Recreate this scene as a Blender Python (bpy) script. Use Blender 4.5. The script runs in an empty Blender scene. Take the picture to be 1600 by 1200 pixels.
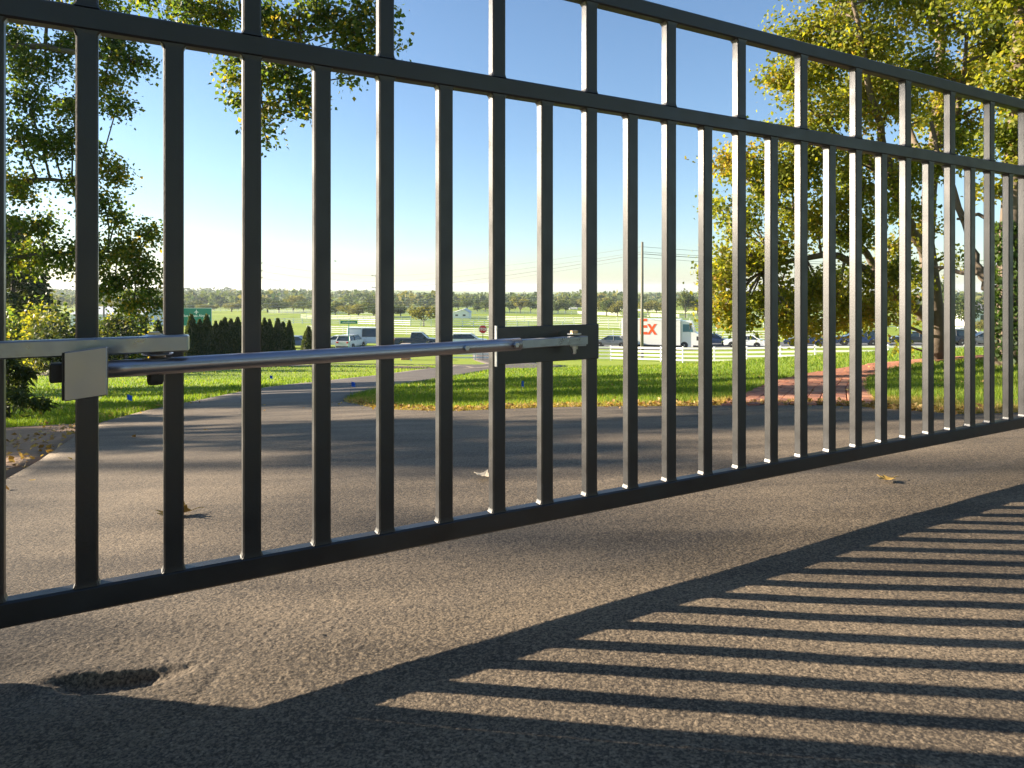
import bpy, math, random
import numpy as np
from mathutils import Vector

# ------------------------------------------------------------------ camera, sky, sun, exposure
SC = bpy.context.scene
COL = SC.collection
F, PX, PY, CZ = 1051.8, 800.0, 449.6, 0.65        # focal length, principal column, horizon row of the photo; lens height
cam = bpy.data.cameras.new('camera')
cam.sensor_width = 36.0
cam.lens = 36.0 * F / 1600.0
cam.shift_y = -(600.0 - PY) / 1600.0
cam.clip_start = 0.05
cam.clip_end = 9000.0
camo = bpy.data.objects.new('camera', cam)
camo.location = (0, 0, CZ)
camo.rotation_euler = (math.radians(90), 0, 0)
COL.objects.link(camo)
SC.camera = camo

SUN_AZ, SUN_EL = math.radians(-78.8), math.radians(17.9)
SD = Vector((math.sin(SUN_AZ) * math.cos(SUN_EL), math.cos(SUN_AZ) * math.cos(SUN_EL), math.sin(SUN_EL)))
world = bpy.data.worlds.new('World')
SC.world = world
world.use_nodes = True
wn = world.node_tree
bg = wn.nodes['Background']
sky = wn.nodes.new('ShaderNodeTexSky')
sky.sky_type = 'NISHITA'
sky.sun_disc = False
sky.sun_elevation = SUN_EL
sky.sun_rotation = SUN_AZ
sky.altitude = 250
sky.air_density = 1.0
sky.dust_density = 0.55
sky.ozone_density = 3.0
wn.links.new(sky.outputs['Color'], bg.inputs['Color'])
bg.inputs['Strength'].default_value = 0.057

sun = bpy.data.lights.new('sun', 'SUN')
sun.energy = 5.0
sun.angle = math.radians(0.53)
sun.color = (1.0, 0.86, 0.68)
suno = bpy.data.objects.new('sun', sun)
suno.rotation_euler = (-SD).to_track_quat('-Z', 'Y').to_euler()
COL.objects.link(suno)

SC.view_settings.view_transform = 'Standard'
SC.view_settings.look = 'None'
SC.view_settings.exposure = 2.02
SC.view_settings.gamma = 1.0
SC.view_settings.use_curve_mapping = False

rng = np.random.default_rng(7)
random.seed(7)
PI = math.pi

# ------------------------------------------------------------------ helpers
def link(o, parent=None):
    COL.objects.link(o)
    if parent is not None:
        o.parent = parent
    return o

def tag(o, label=None, cat=None, group=None, kind=None):
    if label: o['label'] = label
    if cat: o['category'] = cat
    if group: o['group'] = group
    if kind: o['kind'] = kind
    return o

def empty(name, loc=(0, 0, 0), rz=0.0):
    o = bpy.data.objects.new(name, None)
    o.empty_display_size = 0.1
    o.location = loc
    o.rotation_euler = (0, 0, rz)
    COL.objects.link(o)
    return o

def np_mesh(name, V, Fc, mat=None, parent=None, smooth=False, attr=None):
    """V (n,3), Fc (m,3|4) numpy arrays -> one mesh object"""
    V = np.asarray(V, dtype=np.float32); Fc = np.asarray(Fc, dtype=np.int32)
    me = bpy.data.meshes.new(name)
    k = Fc.shape[1]
    me.vertices.add(len(V)); me.vertices.foreach_set('co', V.ravel())
    me.loops.add(Fc.size); me.loops.foreach_set('vertex_index', Fc.ravel())
    me.polygons.add(len(Fc)); me.polygons.foreach_set('loop_start', np.arange(0, Fc.size, k, dtype=np.int32))
    me.update(calc_edges=True)
    if smooth:
        me.polygons.foreach_set('use_smooth', np.ones(len(Fc), dtype=bool))
    if attr is not None:
        a = me.attributes.new('tint', 'FLOAT', 'FACE')
        a.data.foreach_set('value', np.asarray(attr, dtype=np.float32))
    if mat: me.materials.append(mat)
    o = bpy.data.objects.new(name, me)
    return link(o, parent)

class MB:
    """collects simple solids, builds one mesh"""
    def __init__(s): s.v, s.f = [], []
    def add(s, vs, fs):
        b = len(s.v); s.v += [tuple(v) for v in vs]; s.f += [tuple(b + i for i in f) for f in fs]; return s
    def box(s, x0, x1, y0, y1, z0, z1):
        return s.add([(x0,y0,z0),(x1,y0,z0),(x1,y1,z0),(x0,y1,z0),(x0,y0,z1),(x1,y0,z1),(x1,y1,z1),(x0,y1,z1)],
                     [(0,3,2,1),(4,5,6,7),(0,1,5,4),(1,2,6,5),(2,3,7,6),(3,0,4,7)])
    def rbox(s, x0, x1, y0, y1, z0, z1, b):
        """box with chamfered vertical and horizontal edges (three stacked octagons + caps)"""
        def ring(i, z):
            return [(x0+b,y0+i,z),(x1-b,y0+i,z),(x1-i,y0+b,z),(x1-i,y1-b,z),(x1-b,y1-i,z),(x0+b,y1-i,z),(x0+i,y1-b,z),(x0+i,y0+b,z)]
        R = ring(b*.9, z0) + ring(0, z0+b) + ring(0, z1-b) + ring(b*.9, z1)
        fs = [tuple(reversed(range(8))), tuple(range(24, 32))]
        for k in range(3):
            for i in range(8):
                j = (i+1) % 8
                fs.append((k*8+i, k*8+j, k*8+8+j, k*8+8+i))
        return s.add(R, fs)
    def prism(s, poly, y0, y1, inset=0.0, cx=None, cz=None):
        """side profile poly [(x,z)] extruded in y; inset shrinks the outline of both ends is not needed"""
        n = len(poly)
        vs = [(x, y0, z) for x, z in poly] + [(x, y1, z) for x, z in poly]
        fs = [tuple(range(n)), tuple(reversed(range(n, 2*n)))]
        fs += [(i, i+n, (i+1) % n + n, (i+1) % n) for i in range(n)]
        return s.add(vs, fs)
    def tube(s, pts, rad, n=8, cap=True):
        pts = [Vector(p) for p in pts]
        rads = rad if isinstance(rad, (list, tuple)) else [rad]*len(pts)
        up = None; rings = []
        for i, p in enumerate(pts):
            d = (pts[min(i+1, len(pts)-1)] - pts[max(i-1, 0)])
            if d.length < 1e-9: d = Vector((0, 0, 1))
            d.normalize()
            if up is None:
                a = Vector((0, 0, 1)) if abs(d.z) < .9 else Vector((1, 0, 0))
                up = d.cross(a).normalized()
            else:
                up = (up - d*up.dot(d))
                up = up.normalized() if up.length > 1e-6 else d.orthogonal().normalized()
            w = d.cross(up)
            rings.append([p + (up*math.cos(2*PI*k/n) + w*math.sin(2*PI*k/n))*rads[i] for k in range(n)])
        vs = [v for r in rings for v in r]; fs = []
        for i in range(len(pts)-1):
            for k in range(n):
                j = (k+1) % n
                fs.append((i*n+k, i*n+j, (i+1)*n+j, (i+1)*n+k))
        if cap:
            fs.append(tuple(reversed(range(n)))); fs.append(tuple(range((len(pts)-1)*n, len(pts)*n)))
        return s.add(vs, fs)
    def cyl(s, a, b, r, n=16): return s.tube([a, b], r, n)
    def lathe(s, prof, n=20, c=(0, 0, 0), axis='z'):
        vs = []
        for r, h in prof:
            for k in range(n):
                a = 2*PI*k/n
                p = (r*math.cos(a), r*math.sin(a), h)
                if axis == 'y': p = (p[0], p[2], p[1])
                if axis == 'x': p = (p[2], p[0], p[1])
                vs.append((p[0]+c[0], p[1]+c[1], p[2]+c[2]))
        fs = []
        for i in range(len(prof)-1):
            for k in range(n):
                j = (k+1) % n
                fs.append((i*n+k, i*n+j, (i+1)*n+j, (i+1)*n+k))
        fs.append(tuple(reversed(range(n)))); fs.append(tuple(range((len(prof)-1)*n, len(prof)*n)))
        return s.add(vs, fs)
    def xform(s, fn): s.v = [tuple(fn(Vector(v))) for v in s.v]; return s
    def build(s, name, mat, parent=None, smooth=False, recalc=True):
        me = bpy.data.meshes.new(name)
        me.from_pydata(s.v, [], s.f)
        if recalc:
            import bmesh
            bm = bmesh.new(); bm.from_mesh(me)
            bmesh.ops.recalc_face_normals(bm, faces=bm.faces)
            bm.to_mesh(me); bm.free()
        if smooth:
            me.polygons.foreach_set('use_smooth', [True]*len(me.polygons))
        if mat: me.materials.append(mat)
        return link(bpy.data.objects.new(name, me), parent)

def text_mesh(name, body, size, mat, parent, loc, rot, depth=0.004, bold=0.0, align='CENTER'):
    cu = bpy.data.curves.new(name + '_font', 'FONT')
    cu.body = body; cu.size = size; cu.extrude = depth; cu.offset = bold
    cu.align_x = align; cu.align_y = 'CENTER'
    t = bpy.data.objects.new(name + '_font', cu); COL.objects.link(t)
    bpy.context.view_layer.update()
    me = bpy.data.meshes.new_from_object(t.evaluated_get(bpy.context.evaluated_depsgraph_get()))
    bpy.data.objects.remove(t); bpy.data.curves.remove(cu)
    me.name = name; me.materials.clear(); me.materials.append(mat)
    o = bpy.data.objects.new(name, me); link(o, parent)
    o.location = loc; o.rotation_euler = rot
    return o

def copy_tree(o, parent=None):
    c = o.copy(); COL.objects.link(c); c.parent = parent
    for ch in [x for x in KIDS.get(o.name, [])]:
        copy_tree(ch, c)
    return c
KIDS = {}
def note_kids(o):
    KIDS[o.name] = list(o.children)
    for c in o.children: note_kids(c)

ORD = ['first','second','third','fourth','fifth','sixth','seventh','eighth','ninth','tenth','eleventh','twelfth','thirteenth','fourteenth','fifteenth','sixteenth','seventeenth','eighteenth','nineteenth','twentieth']
def ordinal(i):
    if i < 20: return ORD[i]
    tens = {2:'twenty',3:'thirty',4:'forty',5:'fifty',6:'sixty'}
    n = i + 1; t, u = divmod(n, 10)
    return (tens[t][:-1] + 'ieth') if u == 0 else tens[t] + '-' + ORD[u-1]

# ---- value noise
def vnoise(x, y, seed=0):
    xi = np.floor(x).astype(np.int64); yi = np.floor(y).astype(np.int64)
    xf = x - xi; yf = y - yi
    u = xf*xf*(3-2*xf); v = yf*yf*(3-2*yf)
    def h(a, b):
        n = (a*374761393 + b*668265263 + seed*974711) & 0x7fffffff
        n = ((n ^ (n >> 13)) * 1274126177) & 0x7fffffff
        return ((n ^ (n >> 16)) & 0xffff) / 65535.0
    return (h(xi,yi)*(1-u)+h(xi+1,yi)*u)*(1-v) + (h(xi,yi+1)*(1-u)+h(xi+1,yi+1)*u)*v
def worley(x, y, seed=0):
    """distance to nearest point and that point's random value"""
    xi = np.floor(x).astype(np.int64); yi = np.floor(y).astype(np.int64)
    best = np.full(x.shape, 9.0); val = np.zeros(x.shape)
    for dx in (-1, 0, 1):
        for dy in (-1, 0, 1):
            a = xi+dx; b = yi+dy
            n = (a*374761393 + b*668265263 + seed*974711) & 0x7fffffff
            n = ((n ^ (n >> 13)) * 1274126177) & 0x7fffffff
            r1 = (n & 0x3ff)/1023.0; r2 = ((n >> 10) & 0x3ff)/1023.0; r3 = ((n >> 20) & 0x3ff)/1023.0
            d = np.hypot(a+r1-x, b+r2-y)
            m = d < best
            best = np.where(m, d, best); val = np.where(m, r3, val)
    return best, val

def in_poly(x, y, P):
    P = np.array(P); inside = np.zeros(x.shape, bool); j = len(P)-1
    for i in range(len(P)):
        c = ((P[i, 1] > y) != (P[j, 1] > y)) & (x < (P[j, 0]-P[i, 0])*(y-P[i, 1])/(P[j, 1]-P[i, 1]+1e-12)+P[i, 0])
        inside ^= c; j = i
    return inside
def dist_poly(x, y, P):
    P = np.array(P); d = np.full(x.shape, 99.)
    for a, b in zip(P[:-1], P[1:]):
        ab = b-a; t = np.clip(((x-a[0])*ab[0]+(y-a[1])*ab[1])/(ab@ab+1e-12), 0, 1)
        d = np.minimum(d, np.hypot(x-a[0]-ab[0]*t, y-a[1]-ab[1]*t))
    return d

# ------------------------------------------------------------------ terrain
_PY = np.array([-60, 0, 2, 4, 12, 48, 60, 72, 82, 92, 110, 170, 250, 400, 800, 1400, 4000.])
_sl = np.array([.02, .045, .052, .11, .106, .104, .07, .045, .01, .006, .018, .024, .020, .010, .005, .002, .003])
_yy = np.concatenate([np.linspace(-60, 100, 1601), np.linspace(101, 4000, 3900)])
_ss = np.interp(_yy, _PY, _sl)
_dd = np.concatenate([[0], np.cumsum((_ss[1:]+_ss[:-1])/2*np.diff(_yy))])
_dd = _dd - np.interp(1.2, _yy, _dd) + .680
def ground(X, Y):
    X = np.asarray(X, float); Y = np.asarray(Y, float)
    D = np.interp(Y, _yy, _dd)
    R = .037*np.clip(X, -8, 6) + .09*np.clip(X-6, 0, 6)
    fade = np.clip((42-Y)/24, 0, 1); fade = fade*fade*(3-2*fade)
    far = np.clip((Y-110)/200, 0, 1)
    hills = far*(3.2*np.sin(X*.011+1.1+Y*.004)+2.2*np.sin(X*.021-Y*.013)) * np.clip(Y/500, .25, 1)*.45
    hills = hills + np.clip((Y-600)/500, 0, 1)*np.clip((-X-150)/300, 0, 1)*9
    w = np.clip((Y-46)/14, 0, 1)*np.clip((100-Y)/12, 0, 1)
    hills = hills + .04*np.clip(X-18, 0, 26)*w*w*(3-2*w)
    sh = np.clip((Y-6)/30, 0, 1)*(vnoise(X*.11+50, Y*.11+50, 3)-.5)*.25*np.clip((60-Y)/20, 0, 1)
    return CZ - D + R*fade + hills + sh
def g1(x, y): return float(ground(np.array([x]), np.array([y]))[0])
def pix(px, py):
    """where the ray through a photo pixel meets the ground"""
    u = (px-PX)/F; v = (py-PY)/F
    Y = np.concatenate([np.linspace(.4, 30, 3000), np.linspace(30, 900, 9000)])
    d = ground(u*Y, Y) - (CZ - v*Y)
    i = np.argmax(d > 0)
    y = Y[i] if i > 0 else 900.
    return (u*y, y)
def at(px, py, Y): return Vector(((px-PX)/F*Y, Y, CZ + (PY-py)/F*Y))
def gp(px, Y, dz=0.0):
    x = (px-PX)/F*Y
    return Vector((x, Y, g1(x, Y)+dz))

# ------------------------------------------------------------------ materials
def nodes_of(m):
    m.use_nodes = True
    return m.node_tree, m.node_tree.nodes['Principled BSDF']
def mat(name, col, rough=.6, metal=0.0, spec=.5, noise=0.0, nscale=20.0, bump=0.0, bscale=80.0, coat=0.0, emit=None):
    m = bpy.data.materials.new(name); nt, p = nodes_of(m)
    p.inputs['Base Color'].default_value = (*col, 1)
    p.inputs['Roughness'].default_value = rough; p.inputs['Metallic'].default_value = metal
    p.inputs['Specular IOR Level'].default_value = spec
    p.inputs['Coat Weight'].default_value = coat
    tc = nt.nodes.new('ShaderNodeTexCoord')
    if noise:
        n = nt.nodes.new('ShaderNodeTexNoise'); n.inputs['Scale'].default_value = nscale; n.inputs['Detail'].default_value = 5
        nt.links.new(tc.outputs['Object'], n.inputs['Vector'])
        r = nt.nodes.new('ShaderNodeMapRange'); r.inputs['To Min'].default_value = 1-noise; r.inputs['To Max'].default_value = 1+noise
        nt.links.new(n.outputs['Fac'], r.inputs['Value'])
        mx = nt.nodes.new('ShaderNodeVectorMath'); mx.operation = 'SCALE'
        mx.inputs[0].default_value = col
        nt.links.new(r.outputs['Result'], mx.inputs['Scale'])
        nt.links.new(mx.outputs['Vector'], p.inputs['Base Color'])
    if bump:
        n2 = nt.nodes.new('ShaderNodeTexNoise'); n2.inputs['Scale'].default_value = bscale; n2.inputs['Detail'].default_value = 4
        nt.links.new(tc.outputs['Object'], n2.inputs['Vector'])
        b = nt.nodes.new('ShaderNodeBump'); b.inputs['Strength'].default_value = bump; b.inputs['Distance'].default_value = .01
        nt.links.new(n2.outputs['Fac'], b.inputs['Height']); nt.links.new(b.outputs['Normal'], p.inputs['Normal'])
    return m
def ramp_node(nt, stops, src):
    r = nt.nodes.new('ShaderNodeValToRGB')
    el = r.color_ramp.elements
    while len(el) < len(stops): el.new(.5)
    for e, (pos, c) in zip(el, stops): e.position = pos; e.color = (*c, 1)
    nt.links.new(src, r.inputs['Fac'])
    return r.outputs['Color']
def leaf_mat(name, stops, trans=.45, rough=.5):
    m = bpy.data.materials.new(name); nt, p = nodes_of(m)
    a = nt.nodes.new('ShaderNodeAttribute'); a.attribute_name = 'tint'
    c = ramp_node(nt, stops, a.outputs['Fac'])
    nt.links.new(c, p.inputs['Base Color'])
    p.inputs['Roughness'].default_value = rough; p.inputs['Specular IOR Level'].default_value = .35
    t = nt.nodes.new('ShaderNodeBsdfTranslucent')
    sc = nt.nodes.new('ShaderNodeVectorMath'); sc.operation = 'MULTIPLY'; sc.inputs[1].default_value = (1.5, 1.5, .7)
    nt.links.new(c, sc.inputs[0]); nt.links.new(sc.outputs['Vector'], t.inputs['Color'])
    mix = nt.nodes.new('ShaderNodeMixShader'); mix.inputs['Fac'].default_value = trans
    nt.links.new(p.outputs['BSDF'], mix.inputs[1]); nt.links.new(t.outputs['BSDF'], mix.inputs[2])
    nt.links.new(mix.outputs['Shader'], nt.nodes['Material Output'].inputs['Surface'])
    return m

def asphalt_mat(name, dark, light, bump=.6):
    m = bpy.data.materials.new(name); nt, p = nodes_of(m)
    tc = nt.nodes.new('ShaderNodeTexCoord')
    v = nt.nodes.new('ShaderNodeTexVoronoi'); v.inputs['Scale'].default_value = 230
    nt.links.new(tc.outputs['Object'], v.inputs['Vector'])
    sep = nt.nodes.new('ShaderNodeSeparateColor'); nt.links.new(v.outputs['Color'], sep.inputs['Color'])
    n = nt.nodes.new('ShaderNodeTexNoise'); n.inputs['Scale'].default_value = .9; n.inputs['Detail'].default_value = 6
    nt.links.new(tc.outputs['Object'], n.inputs['Vector'])
    mp = nt.nodes.new('ShaderNodeMapping'); mp.inputs['Scale'].default_value = (.5, 2.2, 1); mp.inputs['Rotation'].default_value = (0, 0, .35)
    nt.links.new(tc.outputs['Object'], mp.inputs['Vector'])
    n3 = nt.nodes.new('ShaderNodeTexNoise'); n3.inputs['Scale'].default_value = 2.2; n3.inputs['Detail'].default_value = 5
    nt.links.new(mp.outputs['Vector'], n3.inputs['Vector'])
    def math_(op, a, b):
        q = nt.nodes.new('ShaderNodeMath'); q.operation = op
        for i, s_ in enumerate((a, b)):
            if isinstance(s_, (int, float)): q.inputs[i].default_value = s_
            else: nt.links.new(s_, q.inputs[i])
        return q.outputs[0]
    g1_ = nt.nodes.new('ShaderNodeTexNoise'); g1_.inputs['Scale'].default_value = 210; g1_.inputs['Detail'].default_value = 5; g1_.inputs['Roughness'].default_value = .7
    nt.links.new(tc.outputs['Object'], g1_.inputs['Vector'])
    grain = math_('MULTIPLY', math_('SUBTRACT', g1_.outputs['Fac'], .5), 1.7)
    s1 = math_('ADD', math_('SUBTRACT', math_('MULTIPLY', sep.outputs['Red'], .34), math_('MULTIPLY', v.outputs['Distance'], .20)), grain)
    s2 = math_('MULTIPLY', n.outputs['Fac'], .55)
    s3 = math_('MULTIPLY', n3.outputs['Fac'], .62)
    tot = math_('ADD', math_('ADD', s1, s2), math_('SUBTRACT', s3, .3))
    c = ramp_node(nt, [(0.15, dark), (.75, light), (1.0, tuple(min(1, x*1.7) for x in light))], tot)
    nt.links.new(c, p.inputs['Base Color'])
    p.inputs['Roughness'].default_value = .8; p.inputs['Specular IOR Level'].default_value = .3
    n4 = nt.nodes.new('ShaderNodeTexNoise'); n4.inputs['Scale'].default_value = 260; n4.inputs['Detail'].default_value = 3
    nt.links.new(tc.outputs['Object'], n4.inputs['Vector'])
    hh = math_('ADD', math_('MULTIPLY', v.outputs['Distance'], -.45), math_('MULTIPLY', g1_.outputs['Fac'], 1.7))
    b = nt.nodes.new('ShaderNodeBump'); b.inputs['Strength'].default_value = bump; b.inputs['Distance'].default_value = .006
    nt.links.new(hh, b.inputs['Height']); nt.links.new(b.outputs['Normal'], p.inputs['Normal'])
    return m

M = {}
M['asphalt'] = asphalt_mat('asphalt', (.050, .040, .030), (.265, .205, .138), .30)
M['asphalt_far'] = asphalt_mat('driveway_asphalt', (.065, .055, .047), (.19, .160, .128), .3)
M['road'] = mat('road_asphalt', (.10, .10, .10), .85, noise=.2, nscale=.6)
M['gate'] = mat('black_powder_coat', (.008, .008, .010), .40, spec=.85, noise=.15, nscale=8, bump=.05, bscale=300, coat=.0)
M['galv'] = mat('galvanised_steel', (.36, .38, .41), .34, metal=1.0, noise=.18, nscale=30, bump=.04, bscale=120)
M['galv_tube'] = mat('drawn_steel_tube', (.44, .43, .48), .28, metal=1.0, noise=.12, nscale=25, bump=.03, bscale=90)
M['plate'] = mat('brushed_steel_plate', (.42, .41, .44), .42, metal=1.0, noise=.12, nscale=14)
M['blackplastic'] = mat('black_plastic', (.012, .012, .014), .5)
M['brass'] = mat('zinc_bolt', (.55, .42, .28), .35, metal=1.0)
M['bolt'] = mat('bright_bolt', (.5, .52, .55), .3, metal=1.0)
M['white'] = mat('white_fence_paint', (.80, .80, .77), .6, noise=.06, nscale=6)
M['brick'] = mat('paver_brick', (.36, .145, .08), .85, noise=.3, nscale=9, bump=.5, bscale=120)
M['brick2'] = mat('paver_brick_pale', (.43, .20, .115), .85, noise=.3, nscale=9, bump=.5, bscale=120)
M['brick3'] = mat('paver_brick_dark', (.26, .105, .065), .85, noise=.3, nscale=9, bump=.5, bscale=120)
M['sand'] = mat('joint_sand', (.10, .075, .055), .95, noise=.3, nscale=30)
M['soil'] = mat('bare_soil', (.25, .145, .075), .95, noise=.35, nscale=7, bump=.9, bscale=25)
M['mulch'] = mat('mulch', (.16, .10, .06), .95, noise=.35, nscale=9, bump=.9, bscale=25)
M['stone'] = mat('stone_pillar', (.32, .28, .24), .85, noise=.25, nscale=6, bump=.6, bscale=18)
M['bark'] = mat('bark', (.13, .10, .072), .9, noise=.45, nscale=7, bump=.9, bscale=14)
M['bark_dark'] = mat('dark_bark', (.10, .08, .062), .9, noise=.4, nscale=6, bump=.9, bscale=14)
M['wood'] = mat('utility_pole_wood', (.17, .16, .125), .9, noise=.25, nscale=3)
M['wire'] = mat('cable', (.06, .06, .065), .6)
M['wire_pale'] = mat('bare_cable', (.55, .53, .48), .5, metal=.4)
M['green_sign'] = mat('green_sign_sheeting', (.0, .21, .15), .5)
M['white_sign'] = mat('white_sign_sheeting', (.8, .82, .8), .5)
M['red_sign'] = mat('red_sign_sheeting', (.62, .02, .03), .5)
M['post'] = mat('steel_sign_post', (.16, .17, .16), .6, metal=.3)
M['flag_blue'] = mat('blue_flag_plastic', (.03, .16, .75), .5)
M['flag_white'] = mat('pale_blue_flag_plastic', (.45, .62, .85), .5)
M['tyre'] = mat('tyre_rubber', (.012, .012, .013), .8)
M['rim'] = mat('alloy_rim', (.55, .56, .58), .35, metal=.8)
M['glass'] = mat('car_glass', (.02, .035, .045), .08, spec=.8)
M['glass_blue'] = mat('van_windscreen', (.05, .16, .24), .1, spec=.8)
M['lamp'] = mat('clear_lamp', (.75, .77, .78), .2)
M['tail'] = mat('red_lamp', (.5, .02, .02), .25)
M['trim'] = mat('black_trim', (.02, .02, .022), .6)
M['barn'] = mat('white_barn_boards', (.78, .80, .82), .7, noise=.04, nscale=3)
M['roof'] = mat('pale_metal_roof', (.55, .57, .58), .5, noise=.08, nscale=2)
M['roof_dark'] = mat('grey_shingle_roof', (.20, .19, .19), .8, noise=.15, nscale=4)
M['window'] = mat('dark_window', (.04, .05, .06), .15)
M['orange_print'] = mat('orange_print', (.90, .10, .015), .5)
M['purple_print'] = mat('purple_print', (.10, .03, .28), .5)
M['bird'] = mat('dark_feathers', (.035, .04, .045), .8)
M['dryleaf'] = mat('dry_leaf', (.42, .27, .06), .7, noise=.3, nscale=30)
M['paleleaf'] = mat('pale_dry_leaf', (.62, .52, .38), .7, noise=.2, nscale=30)
def paint(name, c): return mat(name, c, .28, spec=.5, coat=.6)
P_WHITE = paint('white_car_paint', (.78, .78, .78)); P_NAVY = paint('navy_car_paint', (.012, .022, .075))
P_BLACK = paint('black_car_paint', (.014, .015, .018)); P_BLUE = paint('blue_car_paint', (.02, .05, .16))
P_SILVER = paint('silver_car_paint', (.45, .47, .49)); P_GREY = paint('grey_car_paint', (.09, .10, .11))

LEAF_R = leaf_mat('yellowing_maple_leaf', [(0, (.085, .12, .02)), (.4, (.185, .21, .025)), (.75, (.31, .28, .03)), (1, (.37, .23, .04))], .58)
LEAF_L = leaf_mat('dark_green_leaf', [(0, (.04, .078, .024)), (.55, (.10, .145, .026)), (.85, (.20, .21, .03)), (1, (.34, .24, .03))], .55)
LEAF_Y = leaf_mat('bright_yellow_leaf', [(0, (.14, .16, .02)), (1, (.34, .30, .03))], .5)
LEAF_C = leaf_mat('conifer_spray', [(0, (.04, .06, .022)), (.7, (.085, .105, .028)), (1, (.16, .15, .035))], .3, .7)
LEAF_F = leaf_mat('far_foliage', [(0, (.04, .075, .025)), (.6, (.10, .125, .03)), (1, (.19, .17, .04))], .3, .8)
LEAF_FY = leaf_mat('far_yellow_foliage', [(0, (.11, .12, .03)), (1, (.26, .23, .05))], .35, .8)
GRASSB = leaf_mat('grass_blade', [(0, (.030, .085, .012)), (.45, (.14, .21, .02)), (.7, (.28, .33, .03)), (.8, (.26, .21, .06)), (1, (.40, .29, .11))], .45, .6)
LITTER = leaf_mat('leaf_litter', [(0, (.16, .08, .03)), (.5, (.34, .20, .06)), (1, (.50, .36, .14))], .25, .7)

def lawn_mat():
    m = bpy.data.materials.new('lawn'); nt, p = nodes_of(m)
    g = nt.nodes.new('ShaderNodeNewGeometry')
    n1 = nt.nodes.new('ShaderNodeTexNoise'); n1.inputs['Scale'].default_value = .22; n1.inputs['Detail'].default_value = 7
    n2 = nt.nodes.new('ShaderNodeTexNoise'); n2.inputs['Scale'].default_value = 9; n2.inputs['Detail'].default_value = 6
    mp = nt.nodes.new('ShaderNodeMapping'); mp.inputs['Scale'].default_value = (.012, .03, .02)
    n3 = nt.nodes.new('ShaderNodeTexNoise'); n3.inputs['Scale'].default_value = 1.0; n3.inputs['Detail'].default_value = 6
    for n in (n1, n2): nt.links.new(g.outputs['Position'], n.inputs['Vector'])
    nt.links.new(g.outputs['Position'], mp.inputs['Vector']); nt.links.new(mp.outputs['Vector'], n3.inputs['Vector'])
    def ad(a, b, k):
        q = nt.nodes.new('ShaderNodeMath'); q.operation = 'MULTIPLY_ADD'; q.inputs[1].default_value = k
        nt.links.new(a, q.inputs[0])
        if isinstance(b, float): q.inputs[2].default_value = b
        else: nt.links.new(b, q.inputs[2])
        return q.outputs[0]
    s = ad(n1.outputs['Fac'], ad(n2.outputs['Fac'], ad(n3.outputs['Fac'], 0.0, .35), .35), .35)
    c = ramp_node(nt, [(.32, (.12, .19, .016)), (.52, (.21, .28, .022)), (.64, (.28, .32, .04)), (.75, (.32, .28, .08))], s)
    nt.links.new(c, p.inputs['Base Color'])
    p.inputs['Roughness'].default_value = .85; p.inputs['Specular IOR Level'].default_value = .2
    b = nt.nodes.new('ShaderNodeBump'); b.inputs['Strength'].default_value = .7; b.inputs['Distance'].default_value = .05
    nt.links.new(n2.outputs['Fac'], b.inputs['Height']); nt.links.new(b.outputs['Normal'], p.inputs['Normal'])
    return m
M['lawn'] = lawn_mat()

def vary_rough(m, lo, hi, scale):
    nt = m.node_tree; p_ = nt.nodes['Principled BSDF']
    tc = nt.nodes.new('ShaderNodeTexCoord'); n = nt.nodes.new('ShaderNodeTexNoise'); n.inputs['Scale'].default_value = scale; n.inputs['Detail'].default_value = 8
    r = nt.nodes.new('ShaderNodeMapRange'); r.inputs['From Min'].default_value = .3; r.inputs['From Max'].default_value = .7
    r.inputs['To Min'].default_value = lo; r.inputs['To Max'].default_value = hi
    nt.links.new(tc.outputs['Object'], n.inputs['Vector']); nt.links.new(n.outputs['Fac'], r.inputs['Value']); nt.links.new(r.outputs['Result'], p_.inputs['Roughness'])
vary_rough(M['gate'], .33, .50, 14); vary_rough(M['galv'], .24, .46, 40); vary_rough(M['galv_tube'], .30, .46, 35); vary_rough(M['plate'], .34, .5, 22)

# ------------------------------------------------------------------ ground sheets
def polar_sheet():
    ang = np.concatenate([np.radians(np.linspace(-180, -62, 40, endpoint=False)), np.radians(np.linspace(-62, 62, 260)), np.radians(np.linspace(62, 180, 40)[1:])])
    rad = np.concatenate([[.05], np.geomspace(.3, 4000, 300)])
    A, R = np.meshgrid(ang, rad)
    X = R*np.sin(A); Y = R*np.cos(A)
    Z = ground(X, Y)
    Z = Z - .12*np.clip((2.3-R)/.3, 0, 1)*np.clip((X+1.35)/.25, 0, 1)
    V = np.stack([X, Y, Z], -1).reshape(-1, 3)
    na, nr = len(ang), len(rad)
    i = np.arange(nr-1)[:, None]*na + np.arange(na-1)[None]
    Fc = np.stack([i, i+1, i+na+1, i+na], -1).reshape(-1, 4)
    return tag(np_mesh('ground', V, Fc[:, ::-1], M['lawn'], smooth=True), kind='structure')
polar_sheet()

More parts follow.
